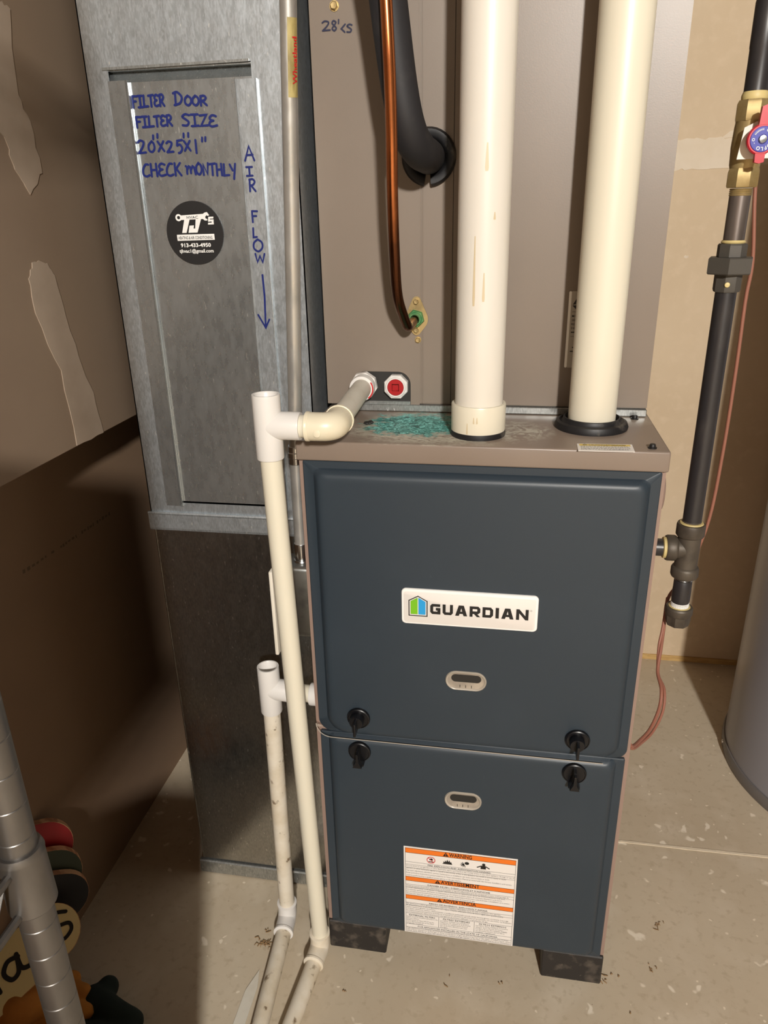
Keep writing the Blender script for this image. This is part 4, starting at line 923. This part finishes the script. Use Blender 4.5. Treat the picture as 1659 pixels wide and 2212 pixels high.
# sticker wrapped on the conduit
g = G(); zc0, zc1 = .90, 1.06
def onpipe(t_, a, r=.00925):
    c_ = A1+dirU*t_; e = V((CAM.x,CAM.y,0))-V((c_.x,c_.y,0)); e.z = 0; e = (e-dirU*e.dot(dirU)).normalized(); w_ = dirU.cross(e)
    return c_+(e*math.cos(a)+w_*math.sin(a))*r
t0_, t1_ = (1.300-A1.z)/dirU.z, (1.371-A1.z)/dirU.z
K = 10
vs_ = [onpipe(t_, math.radians(-8+82*k/K)) for t_ in (t0_,t1_) for k in range(K+1)]
stk = obj('gold_sticker', g.add(vs_, [(k,k+1,K+2+k,K+1+k) for k in range(K)]), 'goldst', ct, 60, 'gold maker sticker on the conduit')
g = G(); text(g, 'Wheatland', ((0,0,0),(1,0,0),(0,1,0)), 1.0, width=1.0, bold=.02)
g3 = G()
for f, mi in zip(g.f, g.mi): g3.f.append(f); g3.mi.append(0)
for q in g.v:   # x along the pipe, y around it
    t_ = t0_+(t1_-t0_)*(.17+.60*q[0]); a = math.radians(14+44*(1-q[1]/.75)) 
    g3.v.append(tuple(onpipe(t_, math.radians(20)+(.75-q[1])/.75*math.radians(36)-0, .0100)))
obj('sticker_name', g3, 'red_p', stk, 0)
sb = thing('switch_box', (-.25,.07,.65), 'galvanised switch box with white cover plate on the furnace side', 'switch box')
g = G().rbox(-.2830,-.2290,.040,.092,.596,.712,.006,3); obj('box_body', g, 'box', sb)
g = G().rbox(-.2890,-.2832,.022,.096,.574,.712,.0018,2); obj('cover_plate', g, 'toggle', sb)
g = G().rbox(-.2975,-.2885,.054,.062,.664,.676,.0016,2); obj('toggle', g, 'toggle', sb)
g = G().lathe([(.0045,0),(.0045,.004),(.003,.006)], (-.2800,.0405,.604), (0,-1,0), 12); obj('screw', g, 'steel', sb)

# ------------------------------------------------------------------ gas line on the right
GX, GY = .3140, .200
ga = thing('gas_line', (GX,GY,.58), 'black iron gas pipe with brass valve and red handle feeding the furnace side', 'gas pipe')
obj('upper_pipe', G().lathe([(.0134,1.305),(.0134,1.352),(.0139,1.354),(.0139,1.40),(.0134,1.402),(.0134,2.45)], (GX,GY,0), n=28), 'iron', ga)
obj('thread_sealant', G().lathe([(.0140,1.2975),(.0150,1.300),(.0152,1.304),(.0138,1.308)], (GX,GY,0), n=20), 'dope', ga)
vb = obj('valve_body', G().lathe([(.0185,1.276),(.0195,1.279),(.0195,1.296),(.0180,1.299)], (GX,GY,0), n=8, ang=.2).lathe([(.0165,1.222),(.0180,1.228),(.0190,1.248),(.0180,1.270),(.0172,1.277)], (GX,GY,0), n=28).lathe([(.0180,1.202),(.0192,1.204),(.0192,1.220),(.0180,1.224)], (GX,GY,0), n=8, ang=.2), 'brass', ga, 30)
obj('valve_stem', G().lathe([(.009,0),(.009,.022)], (GX+.004,GY-.016,1.2530), (0,-1,0), 20), 'brass', vb)
HY = GY-.038; HC = V((GX+.004,HY,1.2530)); FH = ((HC.x,HC.y,HC.z),(1,0,0),(0,0,1))
g = G()
g.lathe([(.0158,0),(.0168,.001),(.0168,.006),(.0155,.0075),(.0001,.0075)], HC, (0,-1,0), 36)
g.prism([(-.0062,.010),(-.0048,.0345),(.0005,.0365),(.0048,.0345),(.0058,.010)], FH, .0072)
g.prism([(-.0058,-.010),(-.0052,-.0245),(0,-.026),(.0052,-.0245),(.0058,-.010)], FH, .0072)
hd = obj('valve_handle', g, 'redv', ga, 35, 'red two-ended valve handle with blue disc')
disc = obj('blue_disc', G().lathe([(.0138,.0074),(.0138,.0082),(.0134,.0085)], HC, (0,-1,0), 36), 'bluev', hd, 30)
obj('handle_screw', G().lathe([(.0048,.0084),(.0050,.0096),(.0040,.0112),(.0001,.0116)], HC, (0,-1,0), 20), 'steel', hd, 40)
g = G(); FDc = (HC+V((0,-.0087,0)), (1,0,0), (0,0,1))
def arcletter(g, ch, deg, r, size):
    a = math.radians(deg); up_ = V((math.cos(a),0,math.sin(a))); rt_ = V((math.sin(a),0,-math.cos(a)))
    g0 = G(); text(g0, ch, ((0,0,0),(1,0,0),(0,1,0)), 1.0, bold=.02)
    xs = [q[0] for q in g0.v]; cxx = (min(xs)+max(xs))/2
    g.add([FDc[0]+up_*(r+q[1]*size)+rt_*((q[0]-cxx)*size)+V((0,-.0003,0)) for q in g0.v], g0.f)
for ch, dg_ in zip('PROFLO', (8,-17,-42,-66,-88,-112)): arcletter(g, ch, dg_, .0085, .0055)
for dg_ in range(150,92,-7):
    a = math.radians(dg_); ribbon(g, [(math.cos(a)*.0095,math.sin(a)*.0095),(math.cos(a)*.0114,math.sin(a)*.0114)], .0006, FDc, .0003, caps=0)
for ch, dg_ in (('O',62),('O',182),('-',40),('-',205)): arcletter(g, ch, dg_, .0088, .0045)
obj_split('disc_lettering', g, 'white', hd, 0)
g = G(); tagp = [(-.021,-.020),(.046,-.019),(.048,.0160),(.040,.022),(-.004,.0205),(-.017,.0145)]
g.prism(tagp, ((HC.x,HC.y+.012,HC.z),(1,0,0),(0,0,1)), .0005); obj('paper_tag', g, 'tagp', ga, 0, 'white paper tag behind the red handle')
g = G().lathe([(.0128,1.130),(.0128,1.196)], (GX,GY,0), n=28); obj('short_nipple', g, 'iron2', ga)
g = G()
for k in range(4): g.lathe([(.0129,1.1925+k*.0022),(.0136,1.1935+k*.0022),(.0129,1.1945+k*.0022)], (GX,GY,0), n=24)
obj_split('pipe_thread', g, 'brass', ga)
un = obj('union', G().lathe([(.0170,1.1185),(.0182,1.120),(.0182,1.134),(.0168,1.136)], (GX,GY,0), n=8, ang=.39).lathe([(.0285,1.0985),(.0300,1.1000),(.0300,1.1180),(.0285,1.1195)], (GX,GY,0), n=6, ang=.25).lathe([(.0160,1.076),(.0172,1.079),(.0172,1.099)], (GX,GY,0), n=8, ang=.39), 'union', ga, 25, 'grey hexagonal pipe union')
obj_split('sealant_smear', G().lathe([(.0001,.0),(.0035,.0002),(.0030,.0012),(.0001,.0018)], (GX-.004,GY-.0170,1.086), (0,-1,0), 12).lathe([(.0138,1.136),(.0152,1.1375),(.0136,1.140)], (GX,GY,0), n=20), 'dope', un)
obj('lower_pipe', G().lathe([(.0134,.738),(.0134,1.080)], (GX,GY,0), n=28), 'iron', ga)
g = G()
for k in range(4): g.lathe([(.0133,.7415+k*.0018),(.0139,.7422+k*.0018),(.0133,.7429+k*.0018)], (GX,GY,0), n=24)
obj_split('pipe_thread', g, 'iron2', ga)
TZ_ = .702
g = G().lathe([(.0150,.7440),(.0195,.7435),(.0205,.7405),(.0205,.7260),(.0190,.7235),(.0168,.7225),(.0165,.6800),(.0168,.6735),(.0190,.6720),(.0203,.6690),(.0203,.6590),(.0190,.6560),(.0140,.6555)], (GX,GY,0), n=36)
g.lathe([(.0155,0),(.0162,.016),(.0190,.018),(.0198,.0205),(.0198,.030),(.0185,.0325),(.0140,.0325)], (GX,GY,TZ_), (-1,0,0), 36)
te = obj('tee_fitting', g, 'malle', ga, 40, 'cast iron tee with yellow sealant')
obj_split('sealant_ring', G().lathe([(.0136,.744),(.0172,.7442),(.0165,.7456),(.0136,.7462)], (GX,GY,0), n=24).lathe([(.0128,.0320),(.0168,.0325),(.0160,.0365),(.0142,.0375)], (GX,GY,TZ_), (-1,0,0), 24), 'dope', te)
obj('inlet_nipple', G().tube([(GX-.030,GY,TZ_),(.2276,GY,TZ_)], .0134, 28), 'iron', ga)
obj('drip_leg', G().lathe([(.0128,.598),(.0130,.612),(.0134,.613),(.0137,.617),(.0137,.634),(.0134,.636),(.0134,.648),(.0128,.649),(.0128,.660)], (GX,GY,0), n=28), 'iron', ga)
g = G()
for z in (.6045,.6065,.6085,.6105): g.lathe([(.0128,z-.001),(.0137,z),(.0128,z+.001)], (GX,GY,0), n=24)
obj('bright_thread', g, 'rim', ga)
g = G()
for z in (.6505,.6525): g.lathe([(.0128,z-.001),(.0137,z),(.0128,z+.001)], (GX,GY,0), n=24)
obj('bright_thread', g, 'steel', ga)
cpo = obj('end_cap', G().lathe([(.0135,.6030),(.0190,.6035),(.0205,.6010),(.0205,.5920),(.0192,.5895)], (GX,GY,0), n=32).lathe([(.0192,.5900),(.0188,.5790),(.0170,.5720),(.010,.5700)], (GX,GY,0), n=8, ang=.39), 'malle', ga, 30)
obj_split('sealant_ring', G().lathe([(.0138,.6030),(.0162,.6036),(.0136,.6046)], (GX,GY,0), n=24), 'dope', cpo)

# ------------------------------------------------------------------ low voltage cable
cb = thing('control_cable', (.35,.24,.5), 'thin brown control cable hanging behind the gas pipe to the furnace', 'cable')
pth = spline([(.350,.245,2.40),(.345,.245,1.6),(.338,.243,1.30),(.341,.240,1.205),(.352,.240,1.114),(.351,.240,1.060),(.353,.240,.964),(.353,.240,.841),(.347,.238,.729),(.325,.236,.640),(.303,.230,.600),(.297,.206,.556),(.292,.185,.534),(.286,.160,.507),(.288,.130,.494),(.284,.110,.474),(.268,.080,.457),(.246,.045,.459),(.2335,.020,.470),(.2282,.012,.478)], 8)
obj('cable_strand', G().tube(pth, .0026, 10), 'cable', cb, 60)
pth = spline([(.302,.232,.600),(.2945,.203,.560),(.289,.187,.534),(.2865,.158,.505),(.2925,.130,.493),(.2890,.108,.470),(.272,.080,.452),(.249,.046,.455),(.2345,.020,.466),(.2282,.012,.474)], 8)
obj('cable_strand', G().tube(pth, .0022, 10), 'cable', cb, 60)

# ------------------------------------------------------------------ water heater
HX, HYY, HR = .868, .600, .300
wh = thing('water_heater', (HX,HYY,0), 'large grey cylindrical water heater standing by the back wall', 'water heater')
obj('jacket', G().lathe([(HR-.004,.004),(HR-.004,.026),(HR-.001,.0275),(HR-.001,1.46),(HR-.012,1.475),(.05,1.49)], (HX,HYY,0), n=128), 'heater', wh, 40)
g = G().lathe([(HR-.006,0),(HR+.003,0),(HR+.004,.002),(HR+.004,.0230),(HR+.002,.0265),(HR-.002,.0270)], (HX,HYY,0), n=128); obj('base_ring', g, 'heater_r', wh, 40)
for a in (172,214,250):
    d = V((math.cos(math.radians(a)),math.sin(math.radians(a)),0)); obj('screw', G().lathe([(.0055,0),(.0052,.002),(.0001,.0035)], V((HX,HYY,.014))+d*(HR+.0035), d, 14), 'steel', wh)

# ------------------------------------------------------------------ wire shelf corner at lower left
PX, PY = -.2610, -.5600
sh = thing('wire_shelf', (PX,PY,0), 'dull chrome wire shelving unit with grooved round post in the left foreground', 'shelf')
def post(x, y):
    prof = [(.0119,.002)]
    z = .03
    while z < 1.85:
        prof += [(.0119,z-.0006),(.0115,z),(.0119,z+.0006)]; z += .0254
    prof.append((.0119,1.86)); return obj('post', G().lathe(prof, (x,y,0), n=32), 'chrome', sh, 25)
SX0, SY0 = -.575, -1.30
for (x, y) in ((PX,PY),(SX0,PY),(PX,SY0),(SX0,SY0)): post(x, y)
for zs in (.14,.790,1.55):
    for (x, y) in ((PX,PY),(SX0,PY),(PX,SY0),(SX0,SY0)):
        g = G().lathe([(.0140,zs-.034),(.0156,zs-.032),(.0149,zs+.010),(.0153,zs+.012),(.0140,zs+.016),(.0120,zs+.016)], (x,y,0), n=32); obj('collar', g, 'chrome', sh)
    g = G()
    for zz in (zs+.004, zs-.030):
        for a, b in (((PX,PY+.0),(PX,SY0)),((SX0,PY),(SX0,SY0)),((PX,PY),(SX0,PY)),((PX,SY0),(SX0,SY0))):
            g.tube([(a[0],a[1],zz),(b[0],b[1],zz)], .0030, 8)
    obj_split('shelf_frame', g, 'chrome', sh)
    g = G()
    for x in (PX, SX0):
        k = 0; y = PY-.02
        pts = []
        while y > SY0: pts.append((x,y,zs+.004 if k % 2 == 0 else zs-.030)); y -= .025; k += 1
        g.tube(pts, .0018, 6)
    obj_split('truss_wire', g, 'chrome', sh)
    n_ = 26
    for k in range(1, n_):
        y = PY+(SY0-PY)*k/n_
        w_ = obj('shelf_wire', G().tube([(PX,y,zs+.008),(SX0,y,zs+.008)], .0016, 6), 'chrome', sh)

# unseen boxes added on two shelves to shade the left floor and wall
M['card'] = mat('cardboard', (150,118,82), .85, mottle=[(10,4,.4,.7,(136,104,70),(1,1,1))])
for (y0_, y1_, zb_, h_, lab) in ((-.95,-.620,.150,.44,'unseen cardboard box added for shade on the lower wire shelf at the furnace end'),(-1.27,-.97,.150,.44,'unseen cardboard box added for shade on the lower wire shelf at the far end'),(-1.05,-.64,.800,.34,'unseen cardboard box added for shade on the middle wire shelf')):
    t = thing('shade_box', (-.425,(y0_+y1_)/2,zb_), lab, 'box', 'unseen boxes added for shade on the wire shelf')
    obj('shade_carton', G().box(-.555,-.2665 if zb_ > .5 else -.2380,y0_,y1_,zb_,zb_+h_), 'card', t, 0)
    obj('tape', G().box(-.445,-.402,y0_-.0004,y1_+.0004,zb_+h_-.06,zb_+h_+.0004), 'dope', t, 0)

# ------------------------------------------------------------------ boards, gloves and cloth on the floor at the left
def board(name, E, E2, hw, L, nrm, th, face, label, cat, group=None):
    E, E2, nrm = V(E), V(E2), V(nrm).normalized()
    a = (E2-E); a = (a-nrm*a.dot(nrm)).normalized(); w = nrm.cross(a).normalized()
    poly = [(-hw*math.cos(t_), hw*math.sin(t_)) for t_ in [math.pi/2*(1-2*j/16) for j in range(17)]]
    poly = [(-hw*math.cos(t_), hw*math.sin(t_)) for t_ in [-math.pi/2+math.pi*j/16 for j in range(17)]]
    poly = poly+[(L,hw),(L,-hw)]
    t = thing(name, (E.x,E.y,0), label, cat, group)
    core = obj('wood_core', G().prism(poly, (E,a,w), 0.0, d0=-th), 'ply', t, 30)
    f = obj('painted_face', G().prism([(p[0]*.985,p[1]*.985) for p in poly], (E,a,w), .0005, d0=-.0002), face, t, 0)
    return t, (E,a,w), f
NB = (.66,-.70,.12)
board('rounded_board', (-.676,-.079,.236), (-.672,-.20,.262), .047, .26, NB, .012, 'red_b', 'rounded wooden board with a red face, topmost behind the shelf post', 'board', 'painted boards in the corner')
board('rounded_board', (-.657,-.096,.197), (-.653,-.208,.231), .047, .26, NB, .012, 'green_bf', 'rounded wooden board with a dull green face below the red board', 'board', 'painted boards in the corner')
board('rounded_board', (-.641,-.108,.165), (-.637,-.214,.205), .044, .26, NB, .012, 'navy_bf', 'rounded wooden board with a black face below the green board', 'board', 'painted boards in the corner')
sg, FRS, sf = board('lettered_sign', (-.622,-.162,.161), (-.646,-.280,.189), .0405, .30, (.42,-.52,.75), .010, 'sign', 'cream wooden sign with black brush lettering behind the shelf post', 'sign')
# brush lettering on the sign: reads from the far left towards the rounded end
E_, a_, w_ = FRS
FSn = (E_+a_.cross(w_)*.0008, -a_, -w_ if False else w_)
u_, v_ = -a_, None
nn = a_.cross(w_).normalized(); v_ = nn.cross(u_)
FSn = (E_+nn*.0008, u_, v_)
g = G()
def brush(pts, w): ribbon(g, cur(*pts, seg=6), w, FSn, .0002)
brush([(.030,.010),(.018,.018),(.006,.012),(.010,.002),(.024,-.006),(.022,-.016),(.008,-.020),(-.004,-.014)], .0055)      # s
brush([(-.012,.016),(-.018,.008)], .006)                                                                              # apostrophe
brush([(-.052,.008),(-.066,.012),(-.078,.002),(-.074,-.012),(-.062,-.010),(-.054,.006)], .0065); brush([(-.052,.012),(-.056,-.008),(-.046,-.014),(-.042,-.010)], .0065)   # a
brush([(-.118,.010),(-.116,-.016)], .0065); brush([(-.116,-.002),(-.104,.010),(-.094,.004),(-.094,-.014)], .0065)        # n
brush([(-.150,.010),(-.164,.010),(-.170,-.004),(-.158,-.012),(-.150,.004)], .0065)
obj_split('brush_lettering', g, 'ink', sg, 0)
def blob(name, parts, m_, label, cat, vox=.004):
    """soft lump: several tapered limbs fused into one skin"""
    bm = bmesh.new()
    for (pts, rs) in parts:
        pth = spline(pts, 6); k = len(pth); rr = [rs[0]+(rs[1]-rs[0])*i/(k-1) for i in range(k)]
        g = G().tube(pth, rr, 14)
        g.lathe([(rr[-1]*math.cos(q), rr[-1]*math.sin(q)) for q in [math.pi/2*j/5 for j in range(6)]], pth[-1], pth[-1]-pth[-2], 14)
        g.lathe([(rr[0]*math.cos(q), rr[0]*math.sin(q)) for q in [math.pi/2*j/5 for j in range(6)]], pth[0], pth[0]-pth[1], 14)
        vs_ = [bm.verts.new(q) for q in g.v]
        for f in g.f:
            try: bm.faces.new([vs_[i] for i in f])
            except ValueError: pass
    bmesh.ops.recalc_face_normals(bm, faces=bm.faces)
    me = bpy.data.meshes.new(name); bm.to_mesh(me); bm.free()
    tmp = bpy.data.objects.new(name+'_tmp', me); COL.objects.link(tmp)
    rm = tmp.modifiers.new('r', 'REMESH'); rm.mode = 'VOXEL'; rm.voxel_size = vox
    sm = tmp.modifiers.new('s', 'SMOOTH'); sm.iterations = 3; sm.factor = .5
    dg = bpy.context.evaluated_depsgraph_get(); dg.update()
    me2 = bpy.data.meshes.new_from_object(tmp.evaluated_get(dg)); bpy.data.objects.remove(tmp); bpy.data.meshes.remove(me)
    me2.name = name; me2.materials.clear(); me2.materials.append(M[m_]); me2.shade_smooth()
    o = bpy.data.objects.new(name, me2); COL.objects.link(o); return tag(o, label, cat)
blob('work_glove', [
    ([(-.650,-.235,.090),(-.645,-.205,.070),(-.632,-.190,.050)], (.032,.034)),
    ([(-.665,-.176,.045),(-.625,-.170,.046),(-.590,-.166,.040)], (.016,.0125)),
    ([(-.665,-.190,.040),(-.610,-.194,.040),(-.572,-.190,.032)], (.016,.0125)),
    ([(-.670,-.205,.034),(-.620,-.214,.032),(-.588,-.212,.026)], (.016,.0125)),
    ([(-.650,-.215,.040),(-.630,-.228,.030),(-.605,-.232,.022)], (.015,.0115)),
    ([(-.650,-.190,.062),(-.630,-.165,.054),(-.615,-.152,.045)], (.016,.0125))], 'suede', 'tan suede work glove lying on the floor behind the shelf post', 'glove')
blob('suede_cuff', [
    ([(-.600,-.205,.018),(-.570,-.170,.020),(-.566,-.140,.018)], (.020,.018)),
    ([(-.575,-.165,.020),(-.530,-.180,.020),(-.500,-.185,.018)], (.024,.018)),
    ([(-.590,-.215,.018),(-.540,-.215,.018),(-.500,-.200,.018)], (.020,.017)),
    ([(-.640,-.245,.016),(-.600,-.235,.018),(-.560,-.235,.016)], (.018,.016))], 'suede_g', 'dark green suede glove cuff lying on the floor beside the tan glove', 'glove cuff')

# ------------------------------------------------------------------ bits on the floor
random.seed(11); g = G()
spots = [(-.343,-.014,24,.013),(.313,.040,5,.008),(.228,.015,7,.012),(.344,.137,6,.014),(-.185,-.074,2,.004),(-.344,.013,3,.006),(.254,.019,3,.008),(.269,-.041,2,.004),(-.02,-.03,2,.012),(.07,-.02,2,.01)]
for (x, y, n_, s_) in spots:
    for k in range(n_):
        px_, py_ = x+random.gauss(0,s_*.5), y+random.gauss(0,s_*.5); a = random.uniform(0,6.3); L = random.uniform(.2,.8)*s_
        g.tube([(px_,py_,.001),(px_+L*.5*math.cos(a),py_+L*.5*math.sin(a),.0026),(px_+L*math.cos(a+.5),py_+L*math.sin(a+.5),.001)], random.uniform(.0004,.0009), 5)
db = obj('floor_debris', g, 'debris', None, 0); db['kind'] = 'stuff'; tag(db, 'dry straw and lint bits scattered on the concrete floor', 'debris')
ps = obj('plastic_strip', G().prism([(-.349,-.22),(-.347,-.099),(-.3355,-.061),(-.3290,-.09),(-.329,-.22)], ((0,0,.0005),(1,0,0),(0,1,0)), .0012), 'pvc_g', None, 0); tag(ps, 'flat grey strip on the floor beside the left drain pipe', 'strip')
